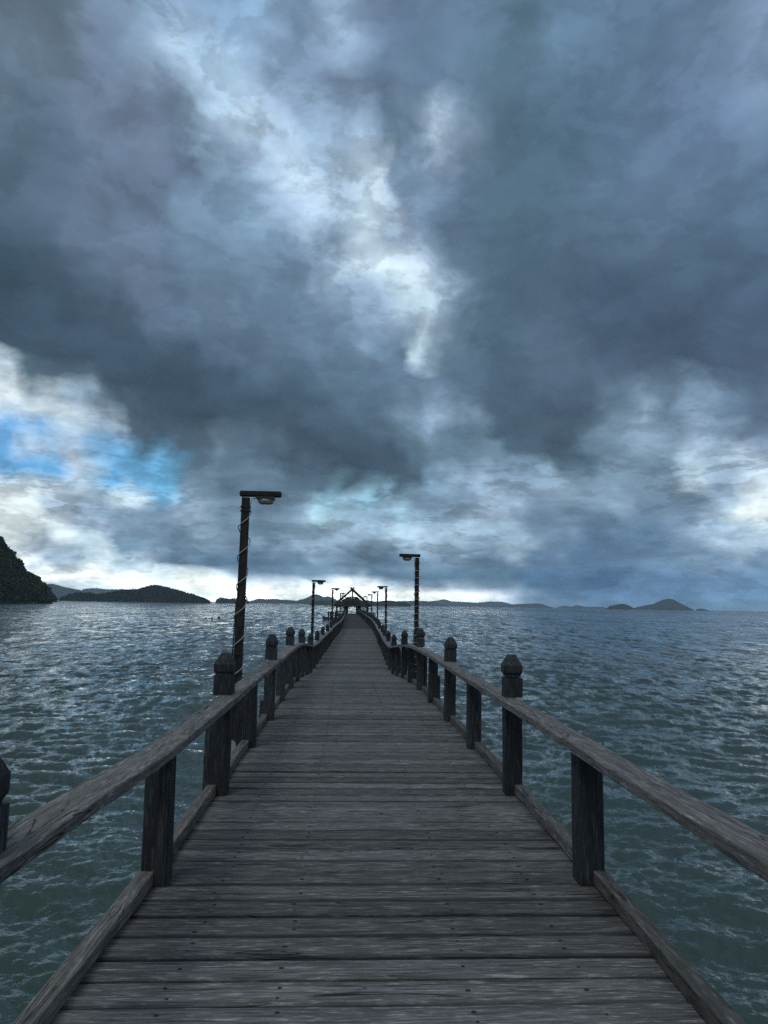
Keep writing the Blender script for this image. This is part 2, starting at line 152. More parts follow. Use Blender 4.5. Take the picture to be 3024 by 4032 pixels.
# fine cloud texture: billows and wisps multiply the layer's brightness
d4 = w.vm('MULTIPLY', dirv, (1.0, 1.0, 1.7))
det = w.noise(d4, 10.0, 7, .54, .2)
det2 = w.noise(lowband, 1.9, 7, .52, .1)
puff = w.m('MULTIPLY', w.m('ABSOLUTE', w.m('SUBTRACT', w.noise(d4, 15.0, 5, .5, .3), .5)), 2.0)
puff2 = w.m('MULTIPLY', w.m('ABSOLUTE', w.m('SUBTRACT', w.noise(w.vm('MULTIPLY', dirv, (1, 1, 2.2)), 34.0, 4, .5, .2), .5)), 2.0)
lum = w.vm('DOT_PRODUCT', cur, (0.3, 0.5, 0.2))
edge = w.mapr(lum, 0.13, 0.4, 0.0, 1.0)
k1 = w.m('MULTIPLY', w.m('SUBTRACT', det, .5), w.mapr(lum, .08, .4, .5, 1.15))
k2 = w.m('MULTIPLY', w.m('MULTIPLY', w.m('SUBTRACT', det2, .5), w.mapr(lum, 0.08, 0.5, .6, 1.1)), w.m('MULTIPLY', lo, w.mapr(el, .5, 3, .4, 1)))
k3 = w.m('MULTIPLY', w.m('SUBTRACT', puff, .2), w.m('ADD', .12, w.m('MULTIPLY', edge, w.mapr(el, 14, 26, .6, .5))))
k4 = w.m('MULTIPLY', w.m('MULTIPLY', w.m('SUBTRACT', puff2, .2), w.mapr(el, 8, 18, .4, .06)), w.m('ADD', .15, edge))
cr_n = w.noise(d4, 12.0, 8, .6, .25)
crisp = w.m('SUBTRACT', w.mapr(cr_n, .455, .545, 0, 1, 'SMOOTHSTEP'), .5)
cr_l = w.noise(w.vm('MULTIPLY', dirv, (1, 1, 3.2)), 17.0, 8, .6, .2)
crisp2 = w.m('SUBTRACT', w.mapr(cr_l, .46, .54, 0, 1, 'SMOOTHSTEP'), .5)
k1 = w.m('ADD', k1, w.m('MULTIPLY', w.m('MULTIPLY', crisp, w.mapr(lum, .10, .5, .07, .32)), w.mapr(el, 12, 20, .35, 1)))
k2 = w.m('ADD', k2, w.m('MULTIPLY', w.m('MULTIPLY', crisp2, w.mapr(lum, .10, .4, .08, .32)), w.m('MULTIPLY', w.mapr(el, 10, 19, 1, 0), w.mapr(w.noise(lowband, .8, 3), .35, .6, .2, 1.15))))
gain = w.m('ADD', w.mapr(lum, .15, .5, 1.0, 1.13), w.m('ADD', w.m('ADD', k1, k4), w.m('ADD', k2, k3)))
cloud = w.vm('SCALE', w.vm('MULTIPLY', cur, w.mix(edge, (.97, 1.05, .96), (.98, 1.0, 1.0))), gain)
# away from the view the same grey layer goes on
HZD, HZTOP, HZFAR = 1.5e-4, 106.0, 8600.0
path = w.m('MINIMUM', w.m('DIVIDE', HZTOP-1.5, w.m('MAXIMUM', dz, .002)), HZFAR)
trans = w.m('POWER', 2.718282, w.m('MULTIPLY', path, -HZD))
behind = w.vm('SUBTRACT', cloud, w.vm('SCALE', (.09, .135, .18), w.m('SUBTRACT', 1.0, trans)))
behind = w.vm('MAXIMUM', w.vm('SCALE', behind, w.m('DIVIDE', 1.0, trans)), (.02, .03, .05))
cloud = w.vm('SCALE', behind, w.m('ADD', 1.0, w.m('MULTIPLY', edge, w.mapr(el, .3, 4.5, .5, 0))))
back = w.mix(w.noise(plane, 1.6, 6, .55), (0.10, 0.135, 0.18), (0.32, 0.39, 0.47))
sidef = w.m('MAXIMUM', w.mapr(w.m('ABSOLUTE', w.m('SUBTRACT', az, 3.0)), 36, 62, 0, 1, 'SMOOTHSTEP'), w.mapr(el, 42, 60, 0, 1, 'SMOOTHSTEP'))
cloud = w.mix(sidef, cloud, back)
sky = w.add('ShaderNodeTexSky', sky_type='NISHITA'); sky.sun_disc = False
SUN_EL, SUN_AZ = 58.0, -150.0          # azimuth east of +Y
sky.sun_elevation = R(SUN_EL); sky.sun_rotation = R(SUN_AZ)
sr, sg, sb = w.sep(cur)
blue = w.mapr(w.m('DIVIDE', sb, w.m('ADD', sr, .001)), 3.4, 7.0, 0, 0.25, 'SMOOTHSTEP')
skyc = w.vm('SCALE', sky.outputs[0], 0.10)
fin = w.mix(w.m('MULTIPLY', blue, w.mapr(el, 3, 6, 0, 1)), cloud, skyc)
bg = w.add('ShaderNodeBackground'); w.put(bg.inputs['Color'], fin); bg.inputs['Strength'].default_value = 1.0
wo = w.add('ShaderNodeOutputWorld'); w.l.new(bg.outputs[0], wo.inputs['Surface'])

sun_d = bpy.data.lights.new('sun', 'SUN'); sun_d.energy = 0.8; sun_d.angle = R(26); sun_d.color = (1, .98, .95)
sun = bpy.data.objects.new('sun', sun_d); col.objects.link(sun)
sdir = Vector((math.sin(R(SUN_AZ))*math.cos(R(SUN_EL)), math.cos(R(SUN_AZ))*math.cos(R(SUN_EL)), math.sin(R(SUN_EL))))
sun.rotation_euler = sdir.to_track_quat('Z', 'Y').to_euler()

# ------------------------------------------------------------------ mesh helpers
def new_mesh(name, verts, faces, mat=None, smooth=False):
    me = bpy.data.meshes.new(name); me.from_pydata([tuple(v) for v in verts], [], faces); me.update()
    if mat: me.materials.append(mat)
    if smooth: me.shade_smooth()
    return me
def link(name, data, parent=None, loc=(0, 0, 0)):
    o = bpy.data.objects.new(name, data); col.objects.link(o); o.location = loc
    if parent: o.parent = parent
    return o
def tag(o, label=None, cat=None, group=None, kind=None):
    if label: o['label'] = label
    if cat: o['category'] = cat
    if group: o['group'] = group
    if kind: o['kind'] = kind
    return o
def empty(name, loc=(0, 0, 0), **kw):
    o = bpy.data.objects.new(name, None); o.empty_display_size = .2; col.objects.link(o); o.location = loc
    return tag(o, **kw)
def copy_tree(o, parent=None):
    c = o.copy(); col.objects.link(c); c.parent = parent
    for ch in list(o.children): copy_tree(ch, c)
    return c
class MB:
    """collects shapes that belong to one part"""
    def __init__(s): s.v = []; s.f = []
    def sweep(s, rings, cap=True):
        b = len(s.v); n = len(rings[0])
        for r in rings: s.v += [tuple(p) for p in r]
        for i in range(len(rings)-1):
            for j in range(n):
                a = b+i*n+j; c = b+i*n+(j+1) % n
                s.f.append((a, c, c+n, a+n))
        if cap:
            s.f.append(tuple(b+j for j in range(n))[::-1]); s.f.append(tuple(b+(len(rings)-1)*n+j for j in range(n)))
        return s
    def box(s, x0, x1, y0, y1, z0, z1, ch=0.0):
        return s.beam([(x0*.5+x1*.5, y0*.5+y1*.5, z0), (x0*.5+x1*.5, y0*.5+y1*.5, z1)], x1-x0, y1-y0, (1, 0, 0), ch)
    def beam(s, pts, wd, th, side=(1, 0, 0), ch=0.0, jit=0.0, sizes=None):
        """sweep a (chamfered) rectangle along pts; side = direction of the width"""
        pts = [Vector(p) for p in pts]; rings = []
        for i, p in enumerate(pts):
            d = (pts[min(i+1, len(pts)-1)]-pts[max(i-1, 0)]).normalized()
            sd = Vector(side); sd = (sd-d*sd.dot(d)).normalized(); up = d.cross(sd)
            sc = sizes[i] if sizes else 1.0
            a = wd/2*sc; b_ = th/2*sc; c = ch
            prof = [(-a+c, -b_), (a-c, -b_), (a, -b_+c), (a, b_-c), (a-c, b_), (-a+c, b_), (-a, b_-c), (-a, -b_+c)] if ch > 0 else [(-a, -b_), (a, -b_), (a, b_), (-a, b_)]
            rings.append([p+sd*(x+random.uniform(-jit, jit))+up*(y+random.uniform(-jit, jit)) for x, y in prof])
        return s.sweep(rings)
    def tube(s, pts, r, n=6, cap=True):
        pts = [Vector(p) for p in pts]; rings = []
        for i, p in enumerate(pts):
            d = (pts[min(i+1, len(pts)-1)]-pts[max(i-1, 0)]).normalized()
            sd = d.orthogonal().normalized() if i == 0 else (prev-d*prev.dot(d)).normalized()
            prev = sd; up = d.cross(sd); rr = r[i] if isinstance(r, (list, tuple)) else r
            rings.append([p+(sd*math.cos(2*math.pi*k/n)+up*math.sin(2*math.pi*k/n))*rr for k in range(n)])
        return s.sweep(rings, cap)
    def lathe(s, prof, n=8, c=(0, 0, 0), rot=0, square=0):
        rings = []
        for r, z in prof:
            ring = []
            for k in range(n):
                a = 2*math.pi*(k+.5)/n+rot
                ring.append((c[0]+r*math.cos(a), c[1]+r*math.sin(a), c[2]+z))
            rings.append(ring)
        return s.sweep(rings)
    def mesh(s, name, mat, smooth=False): return new_mesh(name, s.v, s.f, mat, smooth)
    def build(s, name, mat, parent=None, loc=(0, 0, 0), smooth=False): return link(name, s.mesh(name, mat, smooth), parent, loc)

# ------------------------------------------------------------------ materials
def mat(name): 
    m = bpy.data.materials.new(name); m.use_nodes = True; n = NT(m.node_tree)
    b = n.add('ShaderNodeBsdfPrincipled'); o = n.add('ShaderNodeOutputMaterial'); n.l.new(b.outputs[0], o.inputs[0])
    return m, n, b
def wood(name, axis, dark, mid, light, rough=.8, bump=.5, stain=(0.5, 0.5, 0.5), crack=1.0, vary=.35, edge=None):
    m, n, b = mat(name)
    t = n.add('ShaderNodeTexCoord'); oi = n.add('ShaderNodeObjectInfo')
    off = n.vm('SCALE', n.comb(oi.outputs['Random'], n.m('MULTIPLY', oi.outputs['Random'], 7.3), n.m('MULTIPLY', oi.outputs['Random'], 3.1)), 31.0)
    p = n.vm('ADD', t.outputs['Object'], off)
    al, cr = 1.0, 1.0
    def sc(a, c):
        v = [c, c, c]; v[axis] = a; return n.vm('MULTIPLY', p, tuple(v))
    fib = n.noise(sc(4.5, 95), 1.0, 6, .7, .5)
    mid_n = n.noise(sc(2.0, 20), 1.0, 6, .68, .8)
    st = n.noise(sc(2.6, 9), 1.0, 5, .65)
    pale = n.noise(sc(9, 60), 1.0, 5, .7)
    c = n.mix(n.mapr(mid_n, .3, .72), dark, mid)
    c = n.mix(n.mapr(pale, .53, .64, 0, .7), c, light)
    c = n.mix(n.mapr(fib, .38, .60, .75, 0), c, tuple(x*.35 for x in dark))
    c = n.mix(n.mapr(st, .52, .72, 0, .55), c, stain)
    ck = n.noise(sc(1.0, 13), 1.0, 3, .5, .8)
    ckm = n.m('MULTIPLY', n.mapr(n.m('ABSOLUTE', n.m('SUBTRACT', ck, .5)), 0.0, .022, 1, 0), n.mapr(n.noise(sc(1.7, 7), 1.0, 3), .53, .60, 0, crack))
    c = n.mix(ckm, c, (0.01, 0.011, 0.013))
    if edge:
        oy = n.m('ABSOLUTE', n.sep(t.outputs['Object'])[1])
        edge_dark = n.m('MULTIPLY', n.mapr(n.m('ADD', oy, n.m('MULTIPLY', n.m('SUBTRACT', mid_n, .5), .06)), edge*.72, edge, 0, 1, 'SMOOTHSTEP'), .75)  # boards darken towards their long edges, broken up by the noise
        c = n.mix(edge_dark, c, (.03, .03, .032))
    br = n.mapr(oi.outputs['Random'], 0, 1, 1-vary, 1+vary)
    hs = n.add('ShaderNodeHueSaturation'); n.put(hs.inputs['Color'], c); n.put(hs.inputs['Value'], br)
    n.put(b.inputs['Base Color'], hs.outputs[0]); b.inputs['Roughness'].default_value = rough
    b.inputs['Specular IOR Level'].default_value = .3
    bp = n.add('ShaderNodeBump'); bp.inputs['Strength'].default_value = bump; bp.inputs['Distance'].default_value = .006
    h = n.m('SUBTRACT', n.m('ADD', n.m('MULTIPLY', fib, .7), mid_n), ckm)
    n.put(bp.inputs['Height'], h); n.l.new(bp.outputs[0], b.inputs['Normal'])
    return m
M_deck = wood('weathered_deck_wood', 0, (.085, .09, .09), (.25, .258, .258), (.50, .50, .49), bump=1.0, stain=(.072, .072, .070), vary=.3, edge=.098)
M_rail = wood('weathered_rail_wood', 1, (.12, .12, .118), (.33, .33, .325), (.50, .49, .47), bump=.8, stain=(.16, .145, .13), vary=.12)
M_kerb = wood('weathered_kerb_wood', 1, (.10, .098, .09), (.25, .24, .23), (.38, .36, .34), bump=.8, stain=(.12, .12, .10), vary=.2)
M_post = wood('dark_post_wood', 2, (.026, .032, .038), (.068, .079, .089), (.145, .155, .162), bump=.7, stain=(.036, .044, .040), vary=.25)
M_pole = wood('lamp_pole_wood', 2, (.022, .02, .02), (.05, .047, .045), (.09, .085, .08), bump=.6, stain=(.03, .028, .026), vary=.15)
M_beam = wood('under_deck_wood', 1, (.02, .02, .02), (.05, .048, .045), (.08, .08, .075), bump=.5, stain=(.03, .035, .03))
M_roofw = wood('gazebo_wood', 0, (.035, .033, .032), (.10, .095, .09), (.17, .16, .15), bump=.5, stain=(.05, .05, .045))
def plain(name, c, rough=.6, metal=0.0, spec=.5):
    m, n, b = mat(name)
    t = n.add('ShaderNodeTexCoord'); nz = n.noise(t.outputs['Object'], 14, 4, .6)
    n.put(b.inputs['Base Color'], n.mix(n.mapr(nz, .3, .7), tuple(x*.75 for x in c), tuple(min(1, x*1.2) for x in c)))
    b.inputs['Roughness'].default_value = rough; b.inputs['Metallic'].default_value = metal; b.inputs['Specular IOR Level'].default_value = spec
    return m
M_cable = plain('pale_cable', (.42, .40, .37), .5)
M_black = plain('black_rubber', (.015, .015, .016), .5)
M_metal = plain('dark_metal', (.05, .05, .052), .45, .3)
M_nail = plain('rusty_nail', (.02, .016, .014), .7)
M_glass = plain('frosted_lamp_glass', (.30, .31, .30), .18)
M_boatw = plain('boat_white_paint', (.55, .56, .56), .5)
M_boatd = plain('boat_dark_hull', (.05, .06, .08), .5)
M_red = plain('boat_red_orange_paint', (.15, .045, .03), .5)
m, n, b = mat('thatch'); M_thatch = m
t = n.add('ShaderNodeTexCoord'); v = n.vm('MULTIPLY', t.outputs['Object'], (1, .35, .35))
tn = n.noise(v, 9, 6, .65)
n.put(b.inputs['Base Color'], n.mix(n.mapr(tn, .3, .7), (.018, .016, .014), (.075, .068, .058))); b.inputs['Roughness'].default_value = .95
bp = n.add('ShaderNodeBump'); bp.inputs['Strength'].default_value = .8; bp.inputs['Distance'].default_value = .08
n.put(bp.inputs['Height'], tn); n.l.new(bp.outputs[0], b.inputs['Normal'])

# ------------------------------------------------------------------ pier shape: gentle sag and bend
PY = [-6, 2.9, 4.2, 10, 14, 17.5, 21, 25, 29, 33, 37, 41, 46, 55, 66, 100, 135, 170]
PZ = [0, 0, 0, 0, -.03, -.2, -.44, -.49, -.46, -.455, -.41, -.39, -.40, -.38, -.36, -.33, -.31, -.31]
PX = [.05, .175, .205, .215, .215, .20, .215, .26, .34, .44, .51, .61, .72, .88, .95, 1.04, 1.06, 1.08]
def _sm(xs, ys, t):
    # smooth (cubic hermite) interpolation
    i = max(0, min(len(xs)-2, int(np.searchsorted(xs, t))-1))
    h = xs[i+1]-xs[i]; u = min(max((t-xs[i])/h, 0), 1)
    def sl(k):
        if k <= 0 or k >= len(xs)-1: return 0
        return (ys[k+1]-ys[k-1])/(xs[k+1]-xs[k-1])
    a, b_ = sl(i)*h, sl(i+1)*h
    return (2*u**3-3*u**2+1)*ys[i]+(u**3-2*u**2+u)*a+(-2*u**3+3*u**2)*ys[i+1]+(u**3-u**2)*b_
def pz(y): return _sm(PY, PZ, y)
def px(y): return _sm(PY, PX, y)
PIER_END = 134.5

pier = empty('pier', (0, 0, 0), label='long weathered plank pier running out over the sea to the thatched pavilion', cat='pier')
# planks -----------------------------------------------------------
edges = [3.0602, 3.258, 3.424, 3.634, 3.856, 4.047, 4.265, 4.458, 4.629, 4.849]
# pixel rows measured on the photo were turned to metres with the final camera
ys = [e-0.055 for e in edges]
while ys[0] > -1.2: ys.insert(0, ys[0]-random.uniform(.18, .235))
while ys[-1] < PIER_END: ys.append(ys[-1]+random.uniform(.165, .225))
planks = []
rest = MB()
def plank_rings(y0, y1, seg, L=1.32, z=0.0):
    c = px((y0+y1)/2); zz = pz((y0+y1)/2)
    gap = random.uniform(.007, .013) if random.random() < .7 else random.uniform(.013, .021)
    xs = [(-L+random.uniform(-.015, .02))+(2*L)*i/seg for i in range(seg+1)]
    tilt = random.uniform(-.0025, .0025); skew = random.uniform(-.004, .004)
    rings = []
    th = .034; chf = random.uniform(.005, .009)
    ph = random.uniform(0, 6); 
    for i, x in enumerate(xs):
        w0 = .0025*math.sin(ph+x*2.1)+random.uniform(-.0018, .0018); w1 = .0025*math.sin(ph*1.7+x*1.7)+random.uniform(-.0018, .0018)
        a = y0+gap/2+w0+skew*x; b_ = y1-gap/2+w1+skew*x
        top = random.uniform(-.001, .001)+zz+z
        rings.append([(c+x, a+chf, top+tilt), (c+x, b_-chf, top-tilt), (c+x, b_, top-tilt-chf), (c+x, b_, top-th), (c+x, a, top-th), (c+x, a, top+tilt-chf)])
    return rings, c, (y0+y1)/2
nails = MB()
for i in range(len(ys)-1):
    y0, y1 = ys[i], ys[i+1]
    near = y0 < 14
    dzp = random.uniform(-.004, .004)
    rings, c, ym = plank_rings(y0, y1, 10 if near else 3, z=dzp)
    if len(planks) < 300:
        mb = MB(); loc = Vector((c, ym, pz(ym)))
        mb.sweep([[Vector(p)-loc for p in r] for r in rings])
        planks.append(mb.build('plank', M_deck, pier, loc))
    else: rest.sweep(rings)
    if y0 < 22:
        for xo in (-.86, -.42, .37, .86) if near else (-.42, .37):
            for fy in ((.3, .72) if (y1-y0) > .19 and random.random() < .8 else (.5,)):
                x = c+xo+random.uniform(-.02, .02); y = y0+(y1-y0)*fy+random.uniform(-.012, .012)
                r = random.uniform(.006, .0105); z = pz(ym)+dzp+.0012
                b0 = len(nails.v); k = 7
                for q in range(k):
                    a = 2*math.pi*q/k; nails.v.append((x+r*1.3*math.cos(a), y+r*math.sin(a), z-.006))
                for q in range(k):
                    a = 2*math.pi*q/k; nails.v.append((x+r*1.2*math.cos(a), y+r*.9*math.sin(a), z+.0008))
                for q in range(k): nails.f.append((b0+q, b0+(q+1) % k, b0+k+(q+1) % k, b0+k+q))
                nails.f.append(tuple(b0+k+q for q in range(k)))
tag(nails.build('nail_heads', M_nail, pier), kind='stuff')
tag(rest.build('far_planks', M_deck, pier), kind='stuff')
def along(xo, zo, y0, y1, step=.9):
    n_ = max(2, int((y1-y0)/step)+1)
    return [(px(y)+xo, y, pz(y)+zo) for y in np.linspace(y0, y1, n_)]
for xo in (-.9, -.42, .4, .9):
    y = -1.0
    while y < PIER_END:
        y2 = min(y+7.48, PIER_END); MB().beam(along(xo, -.135, y+.003, y2-.003), .09, .19, ch=.004).build('joist', M_beam, pier); y = y2
# piles and cross beams under each tall post
POST_Y0, POST_DY = 2.40, 1.868
for k in range(0, int((PIER_END-POST_Y0)/(2*POST_DY))+1):
    y = POST_Y0+2*POST_DY*k; z = pz(y)
    MB().beam([(px(y)-1.36, y, z-.33), (px(y)+1.36, y, z-.33)], .12, .18, (0, 1, 0), .004).build('cross_beam', M_beam, pier)
    for sx in (-1, 1):
        x = px(y)+sx*1.05
        MB().tube([(x, y, z-.42), (x+.01, y, -1.2), (x+.02*sx, y+.01, -4.0)], [.10, .105, .12], 8).build('pile', M_beam, pier)

# ------------------------------------------------------------------ railings
def post_mesh(tall, seed):
    random.seed(seed); mb = MB()
    lean = random.uniform(-.006, .006)
    hz = .7395
    zs = [-.34, -.1, .25, .5, hz]
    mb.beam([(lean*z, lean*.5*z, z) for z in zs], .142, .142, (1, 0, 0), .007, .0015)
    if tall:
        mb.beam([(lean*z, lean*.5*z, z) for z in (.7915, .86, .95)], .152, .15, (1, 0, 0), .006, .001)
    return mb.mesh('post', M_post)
def cap_mesh():
    mb = MB(); hw = .0
    rings = []
    for r, c, z in [(.066, .014, .95), (.066, .014, .966), (.078, .017, .984), (.080, .018, 1.0), (.080, .018, 1.04), (.0785, .017, 1.045), (.036, .008, 1.125), (.030, .008, 1.13)]:
        rings.append([(-r+c, -r, z), (r-c, -r, z), (r, -r+c, z), (r, r-c, z), (r-c, r, z), (-r+c, r, z), (-r, r-c, z), (-r, -r+c, z)])
    mb.sweep(rings); return mb.mesh('post_cap', M_post)
tall_meshes = [post_mesh(True, s) for s in range(4)]
short_meshes = [post_mesh(False, s) for s in range(10, 14)]
cap = cap_mesh()
def board_mesh(seed, z0, z1, rough_top=False):
    random.seed(seed); mb = MB(); n_ = 6
    pts = [(random.uniform(-.003, .003), 0, z0+(z1-z0)*i/n_) for i in range(n_+1)]
    sz = [1]*n_+[.75 if rough_top else 1]
    mb.beam(pts, .05, .12, (1, 0, 0), .006, .003, sz); return mb.mesh('splice_board', M_post)
splices = [board_mesh(31, -.3, .42, True), board_mesh(32, .27, .72), board_mesh(33, -.3, .25), board_mesh(34, .05, .73)]
lamp_post_note = {}
RAIL_Z = .766
for sx, side in ((-1, 'left'), (1, 'right')):
    random.seed(100+sx)
    rail_root = empty('wooden_railing', (0, 0, 0),
        label=('weathered timber railing along the left edge of the pier, beside the nearest lamp' if sx < 0 else 'weathered timber railing along the right edge of the pier'),
        cat='railing')
    k = -2
    jz = {}
    while True:
        y = POST_Y0+POST_DY*k-((.22 if sx < 0 else .36) if k <= 0 else 0)
        if y > PIER_END-.6: break
        tall = (k % 2 == 0)
        dx_ = random.uniform(-.012, .012); x = px(y)+sx*1.225+dx_
        jz[k] = random.uniform(-.008, .008)
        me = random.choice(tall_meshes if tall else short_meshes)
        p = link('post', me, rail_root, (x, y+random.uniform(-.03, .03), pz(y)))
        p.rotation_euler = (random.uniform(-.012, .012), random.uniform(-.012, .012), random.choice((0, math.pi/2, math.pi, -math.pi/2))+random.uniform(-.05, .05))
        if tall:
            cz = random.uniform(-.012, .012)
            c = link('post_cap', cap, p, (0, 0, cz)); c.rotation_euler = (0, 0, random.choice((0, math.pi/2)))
        if y < 40 and random.random() < .5 and (sx < 0 or k > 4) or (k in (2, 3) and sx < 0):
            for q in random.sample(range(4), 1 if k not in (2, 3) else 2):
                s_ = link('splice_board', splices[q], p); 
                # board sits on the outer face, in the post's own turned frame
                a = -p.rotation_euler.z
                o2 = Matrix.Rotation(a, 3, 'Z') @ Vector((sx*(.071+.0255), .0, 0))
                s_.location = o2; s_.rotation_euler = (0, 0, a)
        k += 1
    kmax = k-1
    # handrail boards: each spans three bays, sagging a little between posts
    k = -2
    bounds = [-2, 1] + list(range(4, kmax, 3)) + [kmax]
    for a, b_ in zip(bounds[:-1], bounds[1:]):
        y0 = POST_Y0+POST_DY*a+.004; y1 = POST_Y0+POST_DY*b_-.004
        nseg = max(3, int((y1-y0)/(.22 if y0 < 18 else .6)))
        pts = []
        off = random.uniform(-.008, .008)
        for y in np.linspace(y0, y1, nseg+1):
            zz = pz(y)+RAIL_Z+.004*math.sin(y*1.3+sx)+.002*math.sin(y*2.9)+.016*min(2.6, max(0.0, 3.9-y))
            pts.append((px(y)+sx*1.16+off+.006*math.sin(y*.9+a), y, zz))
        loc = Vector(pts[0])
        sizes = [1+.015*math.sin(i*1.7+a)+random.uniform(-.01, .01) for i in range(len(pts))]
        MB().beam([Vector(p)-loc for p in pts], .162, .05, (1, 0, 0), .004, .0022, sizes).build('handrail', M_rail, rail_root, loc)
    # kerb beams lie on the plank ends between the posts
    for k in range(-2, kmax):
        y0 = POST_Y0+POST_DY*k+random.uniform(-.01, .02); y1 = POST_Y0+POST_DY*(k+1)-.02+random.uniform(-.02, .01)
        pts = []
        for y in np.linspace(y0, y1, 6):
            pts.append((px(y)+sx*1.262+random.uniform(-.003, .003), y, pz(y)+.044))
        loc = Vector(pts[0])
        # stops short of the post behind it
        MB().beam([Vector(p)-loc for p in pts], .08, .078, (1, 0, 0), .006, .003).build('kerb_beam', M_kerb, rail_root, loc)

# ------------------------------------------------------------------ lamps on the railings
def make_lamp(turns, lean, h=2.87):
    root = empty('lamp_post')
    zs = np.linspace(-.06, h-.09, 12)
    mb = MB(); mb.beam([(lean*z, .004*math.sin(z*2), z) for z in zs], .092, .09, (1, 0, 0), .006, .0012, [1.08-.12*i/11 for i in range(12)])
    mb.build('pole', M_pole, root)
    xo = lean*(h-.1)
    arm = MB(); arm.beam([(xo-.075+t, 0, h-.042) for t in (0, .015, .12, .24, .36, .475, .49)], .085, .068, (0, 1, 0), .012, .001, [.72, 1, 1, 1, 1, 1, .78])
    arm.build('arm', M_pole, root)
    hx = xo+.235
    hs = MB(); hs.box(hx-.105, hx+.105, -.07, .07, h-.108, h-.0765, .006); hs.build('lamp_housing', M_metal, root)
    gl = MB()
    prof = [(.098, 0), (.097, -.015), (.088, -.038), (.068, -.053), (.03, -.058), (.004, -.0585)]
    rings = []
    for r, z in prof[::-1]:
        rings.append([(hx+r*math.copysign(abs(math.cos(a))**.8, math.cos(a)), r*.72*math.copysign(abs(math.sin(a))**.8, math.sin(a)), h-.1085+z) for a in [2*math.pi*(q+.5)/16 for q in range(16)]])
    gl.sweep(rings); gl.build('glass_bowl', M_glass, root, smooth=True)
    # cable: wound round the pole, small loop under the arm
    pts = []; zb, zt = .15, h-.28
    N = int(turns*12)
    for i in range(N+1):
        u = i/N; z = zb+(zt-zb)*u; ph = 2*math.pi*turns*u
        r = .064+.006*math.sin(i*.9)
        c, s_ = math.cos(ph), math.sin(ph)
        qx = max(-1, min(1, c*1.25))*r; qy = max(-1, min(1, s_*1.25))*r
        pts.append((lean*z+qx, qy, z+.014*math.sin(ph*1+.6)))
    pts += [(xo+.055, -.03, h-.18), (xo+.07, -.02, h-.11), (hx-.11, 0, h-.088)]
    MB().tube(pts, .0062, 5).build('cable', M_cable, root, smooth=True)
    ties = MB()
    for z in (h-.2, h-.25, .95): ties.beam([(lean*z, 0, z-.008), (lean*z, 0, z+.008)], .112, .108, (1, 0, 0), .004)
    ties.build('cable_tie', M_black, root)
    return root
lamps = []
LAMPS = [(8.45, -1, 7, -.004), (16.4, 1, 15, -.002), (25.2, -1, 8, .0), (33, 1, 9, .003), (42, -1, 9, 0), (50, 1, 10, 0), (60, -1, 9, 0), (66, 1, 9, 0), (77, -1, 9, 0), (83, 1, 9, 0), (94, -1, 9, 0), (100, 1, 9, 0)]
LBL = ['tall dark lamp post wound with a loose pale cable, nearest on the left railing',
 'tall dark lamp post tightly wound with thin cable, nearest on the right railing',
 'lamp post second along the left railing, rising behind a short capped post',
 'second lamp post along the right railing, just before the dip straightens out',
 'third lamp post along the left railing',
 'third lamp post along the right railing',
 'fourth lamp post along the left railing, against the left slope of the pavilion roof',
 'fourth lamp post along the right railing, small against the bright sky',
 'fifth lamp post along the left railing, in front of the pavilion roof',
 'fifth lamp post along the right railing, beside the right slope of the pavilion roof',
 'farthest lamp post on the left railing, just before the pavilion',
 'farthest lamp post on the right railing, just before the pavilion']
for i, ((y, sx, tn_, lean), lb) in enumerate(zip(LAMPS, LBL)):
    random.seed(50+i)
    if i < 3: root = make_lamp(tn_, (0.009, .002, .0)[i]*1.0)
    else: root = copy_tree(lamps[2])
    root.location = (px(y)+sx*(1.45 if i == 0 else 1.415), y, pz(y)); root.rotation_euler = (random.uniform(-.008, .008), random.uniform(-.01, .01), 0 if sx < 0 else math.pi)
    tag(root, label=lb, cat='lamp post', group='lamp posts along the pier railings'); lamps.append(root)
# loose black cable hanging down the nearest lamp, and the floodlight hung on its foot
lp = lamps[0]
MB().tube([(-.04, -.02, 1.55), (-.05, -.03, 1.1), (-.062, -.03, .8), (-.058, -.03, .55), (-.07, -.03, .3), (-.06, -.03, .1), (-.075, -.03, -.15), (-.06, -.02, -.33)], .009, 6).build('hanging_cable', M_black, lp, smooth=True)
MB().tube([(-.05, -.03, 1.0), (-.075, -.035, .75), (-.07, -.035, .5), (-.105, -.04, .25), (-.07, -.03, .0), (-.03, -.03, -.12), (.02, -.03, -.2)], .006, 6).build('hanging_cable', M_black, lp, smooth=True)
fl = empty('floodlight', (-1.235, 8.2, -.035), label='small black floodlight hung under the foot of the nearest left lamp post', cat='floodlight')
MB().tube([(0, 0, 0), (.02, 0, .01), (.05, 0, .02)], [.085, .088, .07], 14).build('housing', M_black, fl)
MB().tube([(-.012, 0, -.003), (-.002, 0, 0)], [.078, .08], 14).build('lens', M_glass, fl)
MB().beam([(.04, 0, .02), (.11, 0, .09), (.19, 0, .16)], .02, .012, (0, 1, 0)).build('bracket', M_black, fl)
MB().beam([(.13, .02, .10), (.22, .02, -.02)], .015, .012, (0, 1, 0)).build('bracket', M_black, fl)
fl.rotation_euler = (0, R(25), R(65))
lp2 = lamps[1]
MB().tube([(.06, 0, 1.1), (.075, .0, .7), (.06, 0, .3), (.085, 0, 0), (.05, 0, -.15), (-.04, 0, -.05)], .008, 6).build('hanging_cable', M_black, lp2, smooth=True)

